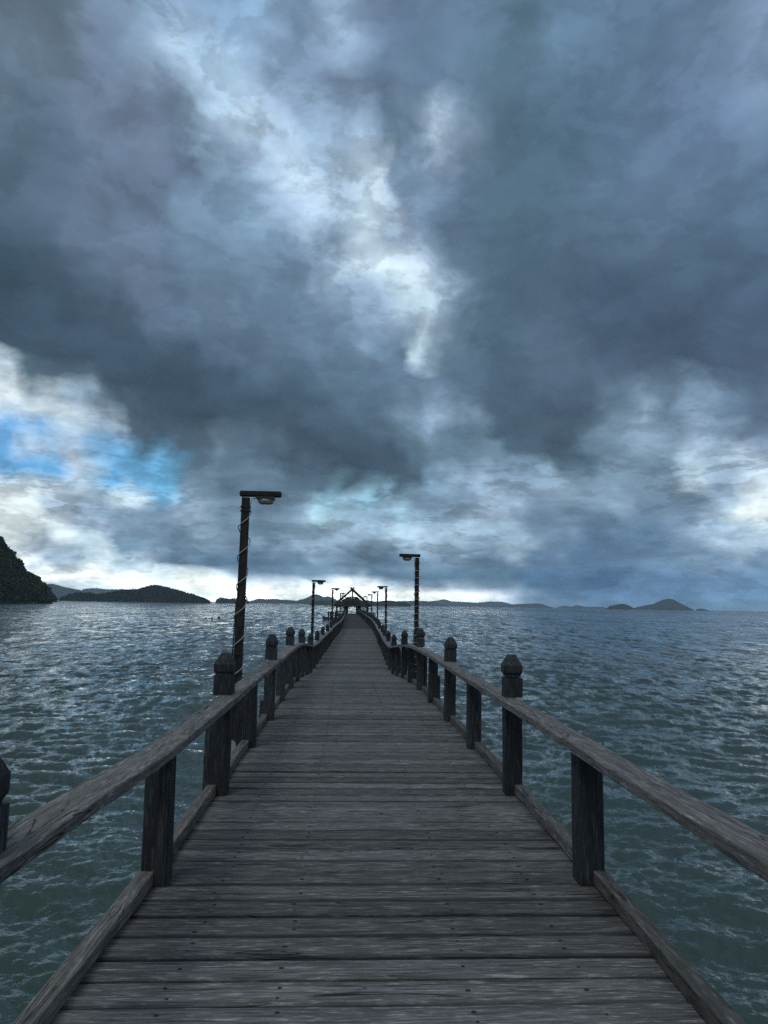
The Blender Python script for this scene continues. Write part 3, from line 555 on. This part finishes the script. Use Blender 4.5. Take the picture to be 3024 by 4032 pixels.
# ------------------------------------------------------------------ pavilion at the end
GY = 135.0
g = empty('thatched_pavilion', (1.1, GY, -.31), label='dark thatched pavilion with crossed gable beams at the far end of the pier', cat='pavilion')
def gb(name, mb, m_=M_roofw):
    mb.v = [(v[0]-1.1, v[1]-GY, v[2]+.31) for v in mb.v]; return mb.build(name, m_, g)
D1 = 142.5
for y in (GY+.4, D1-.4):
    for x in (-1.76, 4.15): gb('corner_post', MB().box(x-.12, x+.12, y-.12, y+.12, -1.15, 1.35, .02))
for x in (.32, 2.05):
    for y in (GY+.4, D1-.4): gb('inner_post', MB().box(x-.09, x+.09, y-.09, y+.09, -.6, 1.5, .015))
for x in (2.5, 3.05, 3.6): gb('side_post', MB().box(x-.06, x+.06, GY+.4, GY+.52, -.9, 1.3, .01))
for x in (-.35, -1.0): gb('side_post', MB().box(x-.05, x+.05, GY+.4, GY+.52, -.9, 1.3, .01))
for z in (-.45, .05, .35, .8): gb('side_slat', MB().beam([(2.14, GY+.46, z), (4.02, GY+.46, z)], .05, .07, (0, 1, 0)))
for z in (-.45, .0): gb('side_slat', MB().beam([(-1.63, GY+.46, z), (.22, GY+.46, z)], .05, .07, (0, 1, 0)))
gb('tie_beam', MB().beam([(-2.0, GY+.4, 1.28), (4.4, GY+.4, 1.28)], .16, .2, (0, 1, 0), .01))
gb('tie_beam', MB().beam([(-2.0, D1-.4, 1.28), (4.4, D1-.4, 1.28)], .16, .2, (0, 1, 0), .01))
for i, z in enumerate((1.40, 1.62, 1.84, 2.06)):
    hw = 1.55-.06*i; gb('fascia_board', MB().beam([(1.15-hw, GY-.05-.01*i, z), (1.15+hw, GY-.05-.01*i, z)], .05, .205, (0, 1, 0), .008, .004))
gb('fascia_knob', MB().lathe([(.02, 1.05), (.12, 1.1), (.16, 1.2), (.1, 1.28)], 8, (1.13, GY-.1, 0)))
for x0, x1, y in ((2.15, 2.85, GY+.62), (-.32, .22, GY+.62)): gb('wall_panel', MB().box(x0, x1, y, y+.05, -.33, 1.22, .005))
for x in (.32, 2.05):
    s_ = 1 if x < 1 else -1
    gb('knee_brace', MB().beam([(x+s_*.08, GY+.4, .85), (x+s_*.4, GY+.4, 1.2)], .08, .08, (0, 1, 0), .005))
for x, s_ in ((-1.76, 1), (4.15, -1)): gb('knee_brace', MB().beam([(x+s_*.1, GY+.4, .7), (x+s_*.6, GY+.4, 1.2)], .09, .09, (0, 1, 0), .005))
# hipped thatch: lower skirt and upper hip, ragged eaves
def hip(x0, x1, y0, y1, z0, xr0, xr1, yr0, yr1, zr, nu, nv, name, droop=.12):
    mb = MB(); random.seed(9)
    def pt(u, v):   # u along perimeter 0..4, v 0 eave..1 ridge
        s_ = int(u) % 4; f = u-int(u)
        cs = [(x0, y0), (x1, y0), (x1, y1), (x0, y1)]; rs = [(xr0, yr0), (xr1, yr0), (xr1, yr1), (xr0, yr1)]
        a, b_ = cs[s_], cs[(s_+1) % 4]; c, d = rs[s_], rs[(s_+1) % 4]
        e = (a[0]+(b_[0]-a[0])*f, a[1]+(b_[1]-a[1])*f); r = (c[0]+(d[0]-c[0])*f, c[1]+(d[1]-c[1])*f)
        zz = z0+(zr-z0)*(v**1.0) - .22*math.sin(math.pi*v)*.5
        return (e[0]+(r[0]-e[0])*v, e[1]+(r[1]-e[1])*v, zz)
    n_ = nu*4
    top = []
    for j in range(nv+1):
        v = j/nv
        for i in range(n_):
            p = pt(i/nu, v); jt = .05 if 0 < j < nv else .03
            top.append((p[0]+random.uniform(-jt, jt), p[1]+random.uniform(-jt, jt), p[2]+random.uniform(-.04, .04)-(droop*random.random() if j == 0 else 0)))
    b0 = len(mb.v); mb.v += top
    bot = [(p[0]*1.0, p[1], p[2]-.16) for p in top[:n_]]
    mb.v += bot
    for j in range(nv):
        for i in range(n_):
            a = j*n_+i; c = j*n_+(i+1) % n_; mb.f.append((a, c, c+n_, a+n_))
    mb.f.append(tuple(nv*n_+i for i in range(n_)))
    o = (nv+1)*n_
    for i in range(n_): mb.f.append((i, o+i, o+(i+1) % n_, (i+1) % n_))
    mb.f.append(tuple(o+i for i in range(n_))[::-1])
    return gb(name, mb, M_thatch)
hip(-2.45, 4.65, GY-.3, D1+.3, 1.38, .0, 2.35, GY+2.2, D1-2.4, 2.72, 14, 6, 'thatch_roof')
gb('ridge_roll', MB().beam([(.05, GY+2.2, 2.78), (.5, GY+2.2, 2.86), (1.2, GY+2.2, 2.89), (1.9, GY+2.2, 2.87), (2.3, GY+2.2, 2.78)], .5, .22, (0, 1, 0), .05, .02), M_thatch)
# crossed gable beams at front and back
for y in (GY-.42, D1+.42):
    for s_ in (-1, 1):
        yy = y+.075*s_
        a = Vector((1.14+s_*3.3, yy, 1.42)); c = Vector((1.14, yy, 4.38)); d = (c-a).normalized()
        pts = [a+d*(c-a).length*t for t in (0, .25, .5, .75, 1)]+[c+d*.48]
        gb('gable_beam', MB().beam(pts, .14, .30, (0, 1, 0), .02, .01, [1.0, 1.05, 1, 1, .95, .5]))
    gb('king_post', MB().beam([(1.2, y, 2.2), (1.2, y, 4.2)], .2, .2, (1, 0, 0), .02, .01))
gb('ridge_pole', MB().tube([(1.14, GY-.6, 4.26), (1.14, D1+.6, 4.26)], .08, 8))
gb('pavilion_floor', MB().box(-1.9, 4.3, GY-.2, D1, -.47, -.335, .01))
for k in range(6):
    a = GY+.5+k*1.2
    for x in (-1.4, 1.1, 3.8): gb('floor_pile', MB().tube([(x, a, -.48), (x, a, -4)], .1, 7))
# far railing of the pavilion
gr_ = empty('end_railing', (1.1, D1+.2, -.33), label='low dark rail closing the far side of the pavilion floor', cat='railing')
def grb(name, mb, m_=M_roofw):
    mb.v = [(v[0]-1.1, v[1]-D1-.2, v[2]+.33) for v in mb.v]; return mb.build(name, m_, gr_)
grb('rail', MB().beam([(-1.7, D1+.2, .03), (4.1, D1+.2, .03)], .1, .09, (0, 1, 0), .01))
for x in (-1.6, -.2, .3, 2.1, 2.6, 4.0): grb('post', MB().box(x-.06, x+.06, D1+.14, D1+.26, -.33, .28, .01))

# low landing stages beside the pavilion
def stage(x0, x1, y0, y1, label):
    st = empty('landing_stage', ((x0+x1)/2, (y0+y1)/2, -1.0), label=label, cat='landing stage')
    o = Vector(st.location)
    def sb(name, mb, m_=M_roofw):
        mb.v = [tuple(Vector(v)-o) for v in mb.v]; return mb.build(name, m_, st)
    random.seed(int(x0*10)+77)
    y = y0
    while y < y1-.1:
        sb('deck_plank', MB().box(x0, x1, y+.01, y+.29, -1.12, -1.07, .004)); y += .3
    sb('edge_beam', MB().beam([(x0, y0-.05, -1.2), (x1, y0-.05, -1.2)], .1, .2, (0, 1, 0), .01))
    xs = np.linspace(x0+.1, x1-.1, 4)
    for x in xs:
        for yy in (y0+.05, y1-.05):
            h = random.uniform(-.05, .1)
            sb('stage_post', MB().tube([(x, yy, -4), (x+.02, yy, -1), (x+.02, yy, h)], .085, 7))
    for z in (-.12, -.62): 
        for yy in (y0+.05, y1-.05): sb('stage_rail', MB().beam([(x0, yy, z), (x1, yy, z+random.uniform(-.03, .03))], .06, .09, (0, 1, 0), .006))
    for xx in (x0, x1): sb('stage_rail', MB().beam([(xx, y0, -.14), (xx, y1, -.14)], .06, .09, (1, 0, 0), .006))
    return st
stage(-3.45, -1.95, GY+.2, D1-1, 'low railed landing stage on the left side of the thatched pavilion')
stage(4.4, 5.6, GY+.2, D1-1, 'low railed landing stage on the right side of the thatched pavilion')
# mooring buoy tyre / thin mast on the right stage
mast = empty('thin_pole', (5.15, GY+1, -1.07), label='thin bare pole standing on the right landing stage', cat='pole')
MB().tube([(0, 0, 0), (0, 0, 1.2), (.01, 0, 2.0)], [.025, .02, .012], 6).build('rod', M_roofw, mast)
MB().lathe([(.07, 0), (.07, .05), (.03, .06)], 8).build('foot', M_roofw, mast)

# ------------------------------------------------------------------ boats and floats
def hull_mesh(L, W, Hh, name, m_, rake=.25):
    mb = MB(); rings = []
    N = 12
    for i in range(N+1):
        u = -1+2*i/N; wv = W/2*max(.02, (1-abs(u)**2.6)); sheer = Hh*(1+.55*abs(u)**2.2); kl = -Hh*.4*(1-abs(u)**3)
        x = u*L/2
        rings.append([(x, -wv, sheer*.55), (x, -wv*.85, sheer*.1), (x, -wv*.35, kl), (x, wv*.35, kl), (x, wv*.85, sheer*.1), (x, wv, sheer*.55), (x, wv*.9, sheer*.55), (x, wv*.6, sheer*.15), (x, -wv*.6, sheer*.15), (x, -wv*.9, sheer*.55)])
    mb.sweep(rings); return mb
def bangka(loc, rz, label, L=11, scale=1.0, hullm=M_boatw):
    bt = empty('outrigger_boat', loc, label=label, cat='boat', group='outrigger boats on the sea'); bt.rotation_euler = (0, 0, rz); bt.scale = (scale,)*3
    hull_mesh(L, 1.3, .9, 'hull', hullm).build('hull', hullm, bt)
    cb = MB(); cb.box(-2.4, 2.0, -.6, .6, 1.65, 1.75, .02); cb.build('canopy', M_boatw, bt)
    for x in (-2.2, 0, 1.8):
        for y in (-.5, .5): MB().box(x-.04, x+.04, y-.04, y+.04, .4, 1.648).build('canopy_post', M_boatd, bt)
    MB().box(-3.6, -2.6, -.45, .45, .35, 1.2, .03).build('cabin', M_boatd, bt)
    for sy in (-1, 1): MB().tube([(-4, sy*2.3, .25), (-3.4, sy*2.3, .12), (3.4, sy*2.3, .12), (4.2, sy*2.3, .3)], .07, 6).build('outrigger', M_boatw, bt)
    for x in (-2.6, 0, 2.6): MB().tube([(x, -2.3, .19), (x, -.6, .62), (x, .6, .62), (x, 2.3, .19)], .045, 6).build('outrigger_arm', M_boatd, bt)
    MB().tube([(3.0, 0, .5), (3.0, 0, 3.2)], .05, 6).build('mast', M_boatd, bt)
    return bt
bangka((-318, 800, WATER_Z), .15, 'white outrigger boat near the foot of the dark headland', 12, 1.1)
bangka((-370, 1080, WATER_Z), -.1, 'small pale boat with canopy moored before the hilly island', 11, 1.0)
bangka((-300, 2300, WATER_Z), .05, 'dark boat far out before the long low island', 16, 2.0, M_boatd)
rb_ = empty('small_boat', (-4.0, GY+2.2, WATER_Z+.15), label='small red-orange boat tied to the left landing stage', cat='boat'); rb_.rotation_euler = (0, 0, R(100))
hull_mesh(4.2, .95, .62, 'hull', M_red).build('hull', M_red, rb_)
for x in (-.9, .2, 1.0): MB().box(x-.1, x+.1, -.34, .34, .16, .19).build('thwart', M_roofw, rb_)
MB().tube([(1.95, 0, .38), (2.1, 0, .55)], .03, 6).build('bow_post', M_roofw, rb_)
for (x, y, s_) , lb in zip([(-25.4, 132.2, .75), (-24.45, 133.0, .8), (-23.75, 136.3, 1.15)], ['flattest of three dark floats on the water left of the pier, farthest left', 'middle one of three dark floats on the water left of the pier', 'largest of three dark floats on the water left of the pier']):
    f_ = empty('mooring_float', (x, y, WATER_Z), label=lb, cat='float', group='dark floats on the water')
    MB().lathe([(.05, -.15), (.2*s_, -.12), (.26*s_, 0), (.24*s_, .14*s_), (.12*s_, .27*s_), (.05*s_, .33*s_)], 12).build('body', M_boatd, f_, smooth=True)
    MB().tube([(0, 0, .3*s_), (.04, 0, .38*s_), (0, 0, .44*s_)], .02, 5).build('ring', M_black, f_)

# ------------------------------------------------------------------ land
ISLANDS={
 'headland':(490,[(-285.7, 80.4), (-253.0, 55.9), (-239.9, 45.3), (-233.4, 40.1), (-230.0, 35.2), (-225.0, 30.3), (-220.0, 24.2), (-215.0, 19.3), (-210.1, 14.5), (-205.6, 10.9), (-202.8, 6.3), (-200.7, 2.9), (-198.7, 0.4)]),
 'headland_slope':(800,[(-358.7, 32.0), (-348.5, 28.2), (-340.8, 25.8), (-333.9, 18.9), (-328.0, 13.9), (-321.0, 5.5), (-314.5, -1.9)]),
 'island_hill':(1300,[(-510.4, -2.2), (-505.0, 4.4), (-492.1, 9.5), (-473.7, 13.0), (-455.0, 13.4), (-446.8, 10.3), (-425.6, 13.9), (-399.1, 19.3), (-377.7, 20.8), (-361.7, 23.8), (-348.5, 28.9), (-337.7, 29.1), (-324.0, 26.1), (-299.3, 20.6), (-274.6, 13.4), (-252.5, 6.9), (-245.2, 1.4)]),
 'small_island':(2000,[(-358.0, -0.8), (-354.1, 8.0), (-339.8, 11.1), (-325.2, 7.4), (-307.2, 9.5), (-289.0, 7.0), (-274.5, 5.8), (-268.8, 0.8)]),
 'long_island':(4500,[(-613.0, -0.6), (-585.1, 13.8), (-544.8, 28.4), (-503.8, 24.2), (-446.6, 28.5), (-380.8, 21.5), (-315.1, 19.4), (-314.3, 17.1), (-252.0, 35.3), (-212.5, 56.0), (-186.9, 62.1), (-160.9, 54.0), (-140.5, 43.0), (-116.0, 50.8), (-80.1, 38.3), (-50.9, 22.8), (-27.5, 5.0)]),
 'low_island':(1600,[(-83.1, 2.9), (-71.0, 6.7), (-58.9, 10.0), (-38.5, 9.7), (-14.0, 9.3), (12.6, 8.2), (35.1, 10.2), (47.4, 12.9), (57.7, 10.6), (70.0, 10.0), (84.3, 12.5), (100.8, 12.8), (117.3, 11.0), (131.8, 9.9), (138.0, 7.3), (145.3, 4.0)]),
 'far_hill_left':(4400,[(-1811.9, 57.2), (-1798.2, 90.7), (-1771.2, 94.0), (-1735.1, 86.3), (-1693.4, 76.0), (-1624.2, 63.4), (-1527.2, 45.8), (-1483.5, 7.8)]),
 'far_hill_left2':(5800,[(-2154.5, 20.3), (-2087.2, 87.3), (-1997.6, 96.2), (-1906.5, 86.9), (-1790.8, 89.1), (-1686.5, 47.0), (-1538.1, -5.3)]),
 'far_hill_mid':(5200,[(307.7, 24.4), (361.2, 30.7), (448.3, 33.5), (528.8, 36.2), (589.3, 34.7), (650.0, 23.8), (703.9, 11.4), (744.4, 4.1)]),
 'far_mountain_mid':(8000,[(815.3, 27.5), (919.3, 49.9), (1023.6, 62.0), (1101.9, 78.9), (1180.5, 54.5), (1311.5, 51.6), (1468.9, 44.0), (1626.7, 62.3), (1758.4, 59.4), (1890.1, 30.6), (1995.5, 6.5)]),
 'far_hill_right':(6000,[(1165.0, 3.1), (1311.7, 11.4), (1444.1, 28.1), (1591.6, 36.4), (1650.7, 34.6), (1694.8, 20.9), (1761.1, 1.8)]),
 'far_hill_right2':(7000,[(2071.9, 1.8), (2150.0, 23.4), (2236.4, 16.5), (2280.0, 34.1), (2375.0, 17.2), (2548.7, 20.1), (2600.5, 4.1)]),
 'round_hill':(3000,[(1103.3, 1.8), (1122.2, 15.2), (1152.2, 21.6), (1178.5, 25.7), (1200.8, 20.2), (1230.3, 4.7)]),
 'peaked_island':(4200,[(1706.7, 6.2), (1738.4, 15.9), (1844.1, 38.1), (1876.2, 54.0), (1908.2, 65.8), (1934.7, 69.4), (1960.9, 63.7), (1992.0, 47.8), (2033.5, 28.1), (2080.1, 6.4)]),
 'islet':(4200,[(2093.8, 4.6), (2112.1, 13.1), (2143.8, 11.5), (2175.2, 2.9)]),
}

def land_mat(name, dark, light, rock, scale, rockamt=.0):
    m, n, b = mat(name); t = n.add('ShaderNodeNewGeometry')
    p = t.outputs['Position']
    a = n.noise(p, scale, 6, .65); b2 = n.noise(p, scale*.22, 4, .6)
    c = n.mix(n.mapr(a, .35, .65), dark, light)
    z = n.sep(p)[2]
    rk = n.m('MULTIPLY', n.mapr(b2, .56, .64), rockamt, clamp=True)
    shore = n.mapr(n.m('ADD', z, n.m('MULTIPLY', a, 3.0)), .2, 1.6, 1, 0)
    c = n.mix(rk, c, rock); c = n.mix(n.m('MULTIPLY', shore, .8), c, tuple(x*.6 for x in rock))
    n.put(b.inputs['Base Color'], c); b.inputs['Roughness'].default_value = .95; b.inputs['Specular IOR Level'].default_value = .1
    bp = n.add('ShaderNodeBump'); bp.inputs['Strength'].default_value = 1; bp.inputs['Distance'].default_value = .6/scale*.3
    n.put(bp.inputs['Height'], a); n.l.new(bp.outputs[0], b.inputs['Normal'])
    return m
M_land_near = land_mat('jungle_slope', (.018, .028, .014), (.045, .06, .026), (.10, .085, .075), .25, .35)
M_land_mid = land_mat('green_island', (.022, .034, .02), (.05, .062, .033), (.13, .10, .08), .06, .5)
M_land_far = land_mat('distant_hills', (.022, .034, .026), (.04, .055, .038), (.09, .085, .075), .01, .15)
m, n, b = mat('leaves'); M_leaf = m
gi = n.add('ShaderNodeNewGeometry'); nz = n.noise(gi.outputs['Position'], .35, 3, .6)
n.put(b.inputs['Base Color'], n.mix(n.mapr(nz, .3, .7), (.018, .032, .014), (.05, .07, .025))); b.inputs['Roughness'].default_value = .8; b.inputs['Specular IOR Level'].default_value = .15
def fbm(x, y, s_, oc=5):
    v = 0; a = .5
    for o in range(oc): v += a*mnoise.noise((x*s_, y*s_, o*7.1)); s_ *= 2.03; a *= .5
    return v
tree_pts = {}
def island(key, matl, nx, nv, kw, rough, names):
    D, prof = ISLANDS[key]
    xs = np.array([p[0] for p in prof]); hs = np.array([p[1] for p in prof])
    X = np.linspace(xs[0], xs[-1], nx)
    # smooth-ish profile with fractal roughness
    H0 = np.interp(X, xs, hs)
    ker = np.array([1, 2, 3, 2, 1.])/9; H0 = np.convolve(np.pad(H0, 2, 'edge'), ker, 'valid') if key not in ('headland',) else H0
    hmax = hs.max(); Vn = nv; verts = []; faces = []
    for j in range(Vn+1):
        v = -1+2*j/Vn
        for i, x in enumerate(X):
            h = H0[i]; wd = kw*(h*.75+hmax*.25)
            q = max(0.0, 1-abs(v)**1.6)
            z = h*q
            nzv = fbm(x, D+v*wd, 2.5/hmax)*hmax*rough
            z += nzv*(q**.5)*min(1, abs(v)*2+.15)
            verts.append((x*(1+v*wd/D), D+v*wd, WATER_Z+z-.15+(-1.5 if abs(v) == 1 else 0)))
    for j in range(Vn):
        for i in range(nx-1):
            a = j*nx+i; faces.append((a, a+1, a+1+nx, a+nx))
    me = new_mesh(names, verts, faces, matl, True)
    o = link(names, me); tag(o, kind='structure')
    tree_pts[key] = (np.array(verts).reshape(Vn+1, nx, 3), D)
    return o
island('headland', M_land_near, 160, 60, 1.1, .22, 'headland')
island('headland_slope', M_land_near, 80, 40, 1.0, .2, 'headland')
island('island_hill', M_land_mid, 200, 50, 1.6, .25, 'island')
island('small_island', M_land_mid, 90, 30, 1.6, .25, 'island')
island('long_island', M_land_mid, 160, 36, 2.0, .25, 'island')
island('low_island', M_land_mid, 140, 30, 2.0, .25, 'island')
for k_ in ('far_hill_left', 'far_hill_left2', 'far_hill_mid', 'far_mountain_mid', 'far_hill_right', 'far_hill_right2'):
    island(k_, M_land_far, 90, 24, 2.0, .2, 'distant_hills')
for k_ in ('round_hill', 'peaked_island', 'islet'): island(k_, M_land_far, 90, 30, 2.0, .22, 'island')
# tree cover: leaf clumps spread over the slopes
def forest(key, count, rad, quads, name, front_only=True, leaf=.35, lone=0):
    G, D = tree_pts[key]; nv, nx, _ = G.shape
    jj = rng.uniform(1.5, nv*.56, count); ii = rng.uniform(0, nx-1.01, count)
    if lone: jj[:lone] = nv*.5; 
    j0 = jj.astype(int); i0 = ii.astype(int)
    P = G[np.clip(j0, 0, nv-1), i0]*(1-(ii-i0)[:, None])+G[np.clip(j0, 0, nv-1), i0+1]*(ii-i0)[:, None]
    keep = P[:, 2] > WATER_Z+1.2
    P = P[keep]; cN = len(P)
    rr = rad*rng.uniform(.55, 1.25, cN)
    if lone: rr[:lone//2] *= 1.5
    # points within squashed crown spheres
    d = rng.normal(size=(cN, quads, 3)); d /= np.linalg.norm(d, axis=2, keepdims=True)
    rad_ = rng.uniform(.45, 1.0, (cN, quads, 1))**.5
    C = P[:, None, :]+d*rad_*rr[:, None, None]*np.array([1, 1, .75])+np.array([0, 0, 1])*rr[:, None, None]*.1
    a = rng.normal(size=(cN, quads, 3)); a /= np.linalg.norm(a, axis=2, keepdims=True)
    b_ = np.cross(a, rng.normal(size=(cN, quads, 3))); b_ /= np.linalg.norm(b_, axis=2, keepdims=True)
    s_ = leaf*rr[:, None, None]*rng.uniform(.6, 1.3, (cN, quads, 1))
    Q = np.stack([C-a*s_-b_*s_*.6, C+a*s_-b_*s_*.6, C+a*s_+b_*s_*.6, C-a*s_+b_*s_*.6], axis=2).reshape(-1, 3)
    me = bpy.data.meshes.new(name); nq = cN*quads
    me.vertices.add(nq*4); me.vertices.foreach_set('co', Q.ravel().astype(np.float32))
    me.loops.add(nq*4); me.loops.foreach_set('vertex_index', np.arange(nq*4, dtype=np.int32))
    me.polygons.add(nq); me.polygons.foreach_set('loop_start', np.arange(0, nq*4, 4, dtype=np.int32))
    me.update(calc_edges=True); me.materials.append(M_leaf)
    o = link(name, me); return tag(o, label={'headland': 'dense dark jungle covering the steep headland at the left', 'headland_slope': 'trees on the farther slope behind the dark headland', 'island_hill': 'low trees covering the hilly island'}.get(key, 'trees covering the small flat island'), cat='trees', kind='stuff')
forest('headland', 5200, 2.1, 34, 'forest', lone=260)
forest('headland_slope', 1800, 2.6, 22, 'forest', lone=90)
forest('island_hill', 6000, 2.3, 12, 'forest', lone=160)
forest('small_island', 900, 3.6, 12, 'forest', lone=90)

# ------------------------------------------------------------------ sea
def spectrum(N, L, lam_peak, wdir, spread, lmin, lmax, slope, seed):
    r = np.random.default_rng(seed)
    k1 = np.fft.fftfreq(N, L/N)*2*np.pi; KX, KY = np.meshgrid(k1, k1, indexing='ij')
    K = np.hypot(KX, KY); K[0, 0] = 1
    kp = 2*np.pi/lam_peak
    cosd = (KX*wdir[0]+KY*wdir[1])/K
    S = K**-4.0*np.exp(-1.1*(kp/K)**2)*(np.abs(cosd)**spread+.06)*np.where(cosd > 0, 1, .15)
    S[(K < 2*np.pi/lmax) | (K > 2*np.pi/lmin)] = 0
    A = np.sqrt(S)*(r.normal(size=K.shape)+1j*r.normal(size=K.shape)); A[0, 0] = 0
    h = np.fft.ifft2(A); 
    gx = np.fft.ifft2(1j*KX*A).real
    f = slope/np.sqrt((gx**2).mean()*2)
    A = A*f
    h = np.fft.ifft2(A).real
    Dx = np.fft.ifft2(-1j*KX/K*A).real; Dy = np.fft.ifft2(-1j*KY/K*A).real
    return h, Dx, Dy
def samp(T, L, x, y):
    N = T.shape[0]; u = (x/L*N) % N; v = (y/L*N) % N
    i = np.floor(u).astype(int); j = np.floor(v).astype(int); a = u-i; b_ = v-j; i %= N; j %= N; i2 = (i+1) % N; j2 = (j+1) % N
    return T[i, j]*(1-a)*(1-b_)+T[i2, j]*a*(1-b_)+T[i, j2]*(1-a)*b_+T[i2, j2]*a*b_
th = np.concatenate([np.arange(-46, 46.01, .13), np.linspace(50, 310, 60)])
th = np.radians(th); 
rad = [2.0]
while rad[-1] < 500: rad.append(rad[-1]*1.0062)
while rad[-1] < 40000: rad.append(rad[-1]*1.12)
rad = np.array([0.6, 1.2, 1.6]+rad)
TH, RD = np.meshgrid(th, rad)
OX, OY = 0.2, 0.0
X0 = OX+RD*np.sin(TH); Y0 = OY+RD*np.cos(TH); Z0 = np.zeros_like(X0)
ddx = np.zeros_like(X0); ddy = np.zeros_like(X0)
dr = RD*.0062
wd = np.array([.22, -1.0]); wd /= np.linalg.norm(wd)
wd2 = np.array([-.3, -1.0]); wd2 /= np.linalg.norm(wd2)
for (N, L, lp_, wdd, sp, lmin, lmax, slope, seed, lam) in [
    (512, 8.3, .30, wd, 1.8, .045, .8, .27, 3, .34), (512, 23.0, .75, wd2, 2.2, .6, 2.2, .12, 5, .75), (256, 71.0, 4.0, wd, 3, 2.2, 14, .035, 8, 3.6)]:
    h, Dx, Dy = spectrum(N, L, lp_, wdd, sp, lmin, lmax, slope, seed)
    ang = {3: .12, 5: -.2, 8: .4}[seed]; xr = X0*math.cos(ang)-Y0*math.sin(ang); yr = X0*math.sin(ang)+Y0*math.cos(ang)
    fade = np.clip(1.9-dr*2.6/lam, 0, 1)*np.clip((520-RD)/120, 0, 1)
    Z0 += samp(h, L, xr, yr)*fade; ddx += samp(Dx, L, xr, yr)*fade*.9; ddy += samp(Dy, L, xr, yr)*fade*.9
X0 = X0+ddx; Y0 = Y0+ddy
nr, nt = X0.shape
V = np.stack([X0, Y0, Z0+WATER_Z], axis=2).reshape(-1, 3).astype(np.float32)
idx = np.arange(nr*nt).reshape(nr, nt)
a = idx[:-1, :]; b2 = idx[1:, :]
an = np.roll(a, -1, axis=1); bn = np.roll(b2, -1, axis=1)
Fc = np.stack([a, an, bn, b2], axis=2).reshape(-1, 4)[:, ::-1]
me = bpy.data.meshes.new('sea'); me.vertices.add(len(V)); me.vertices.foreach_set('co', V.ravel())
me.loops.add(Fc.size); me.loops.foreach_set('vertex_index', Fc.ravel().astype(np.int32))
me.polygons.add(len(Fc)); me.polygons.foreach_set('loop_start', np.arange(0, Fc.size, 4, dtype=np.int32))
me.update(calc_edges=True); me.shade_smooth()
m, n, b = mat('sea_water'); me.materials.append(m)
gi = n.add('ShaderNodeNewGeometry'); P = gi.outputs['Position']
gx_, gy_, gz_ = n.sep(P)
flat = n.comb(gx_, gy_, 0.0)
dist = n.vm('LENGTH', flat)
wp = n.vm('MULTIPLY', flat, (1.0, 1.35, 1.0))
nb = n.noise(wp, 9.0, 3, .55)
nm = n.noise(wp, 2.2, 5, .6)
nl = n.noise(n.vm('MULTIPLY', flat, (.6, 1.3, 1)), .35, 4, .6)
patch = n.noise(flat, .06, 3, .5)
gust = n.noise(n.vm('MULTIPLY', flat, (.35, 1.0, 1)), .03, 3, .5)
shallow = n.mapr(n.m('ADD', dist, n.m('MULTIPLY', n.m('SUBTRACT', patch, .5), 30)), 6, 75, 1, 0)
basec = n.mix(shallow, (.030, .050, .052), (.042, .074, .062))
basec = n.mix(n.m('MULTIPLY', n.mapr(n.noise(flat, .25, 3), .5, .7, 0, .5), shallow), basec, (.032, .054, .043))
n.put(b.inputs['Base Color'], basec)
b.inputs['IOR'].default_value = 1.37; b.inputs['Specular IOR Level'].default_value = .5
n.put(b.inputs['Roughness'], n.mapr(dist, 15, 400, .03, .22))
hf = n.m('MULTIPLY', n.m('MULTIPLY', nb, .016), n.mapr(dist, 8, 40, 1, 0))
hf = n.m('ADD', hf, n.m('MULTIPLY', n.m('MULTIPLY', nm, .12), n.mapr(dist, 10, 40, .1, 1)))
bp = n.add('ShaderNodeBump'); bp.inputs['Strength'].default_value = 1.0; bp.inputs['Distance'].default_value = 1.0
n.put(bp.inputs['Height'], hf)
# seen from farther off crests hide the troughs: facet slopes change in ever longer dashes
slopes = None
for sx_, sy_, r0, r1, r2, r3 in ((2.6, .75, 10, 26, 34, 60), (1.7, .20, 30, 60, 90, 180), (.9, .045, 80, 180, 260, 600), (.32, .007, 250, 600, 9e4, 1e5)):
    cn = n.noise(n.vm('MULTIPLY', flat, (sx_, sy_, 1)), 1.0, 4, .62, .3, color=True)
    wgt = n.m('MULTIPLY', n.mapr(dist, r0, r1), n.mapr(dist, r2, r3, 1, 0))
    v_ = n.vm('SCALE', n.vm('SUBTRACT', cn, (.5, .5, .5)), wgt)
    slopes = v_ if slopes is None else n.vm('ADD', slopes, v_)
bias = n.mapr(dist, 80, 800, .0, -.10)
tilt = n.vm('ADD', n.vm('MULTIPLY', slopes, (1.1, 2.3, 0)), n.comb(0.0, bias, 0.0))
nn_ = n.vm('NORMALIZE', n.vm('ADD', bp.outputs[0], n.vm('SCALE', tilt, n.mapr(gust, .3, .7, .8, 1.15))))
n.l.new(nn_, b.inputs['Normal'])
n.put(b.inputs['Roughness'], n.mapr(dist, 15, 400, .02, .1))
sea = link('sea', me); tag(sea, kind='structure')
# ------------------------------------------------------------------ haze
hz = MB(); hz.v = [(x, y, z) for z in (WATER_Z-1.2, HZTOP) for (x, y) in ((-7000, -600), (7000, -600), (7000, 8700), (-7000, 8700))]
hz.f = [(3, 2, 1, 0), (4, 5, 6, 7), (0, 1, 5, 4), (1, 2, 6, 5), (2, 3, 7, 6), (3, 0, 4, 7)]
hm = bpy.data.materials.new('haze'); hm.use_nodes = True; n = NT(hm.node_tree)
vo = n.add('ShaderNodeVolumePrincipled'); o_ = n.add('ShaderNodeOutputMaterial'); n.l.new(vo.outputs[0], o_.inputs['Volume'])
vo.inputs['Color'].default_value = (.62, .83, 1.0, 1); vo.inputs['Density'].default_value = HZD; vo.inputs['Anisotropy'].default_value = .0
ho = hz.build('haze', hm); tag(ho, kind='stuff', label='thin blue-grey sea haze over the water and far hills', cat='haze')
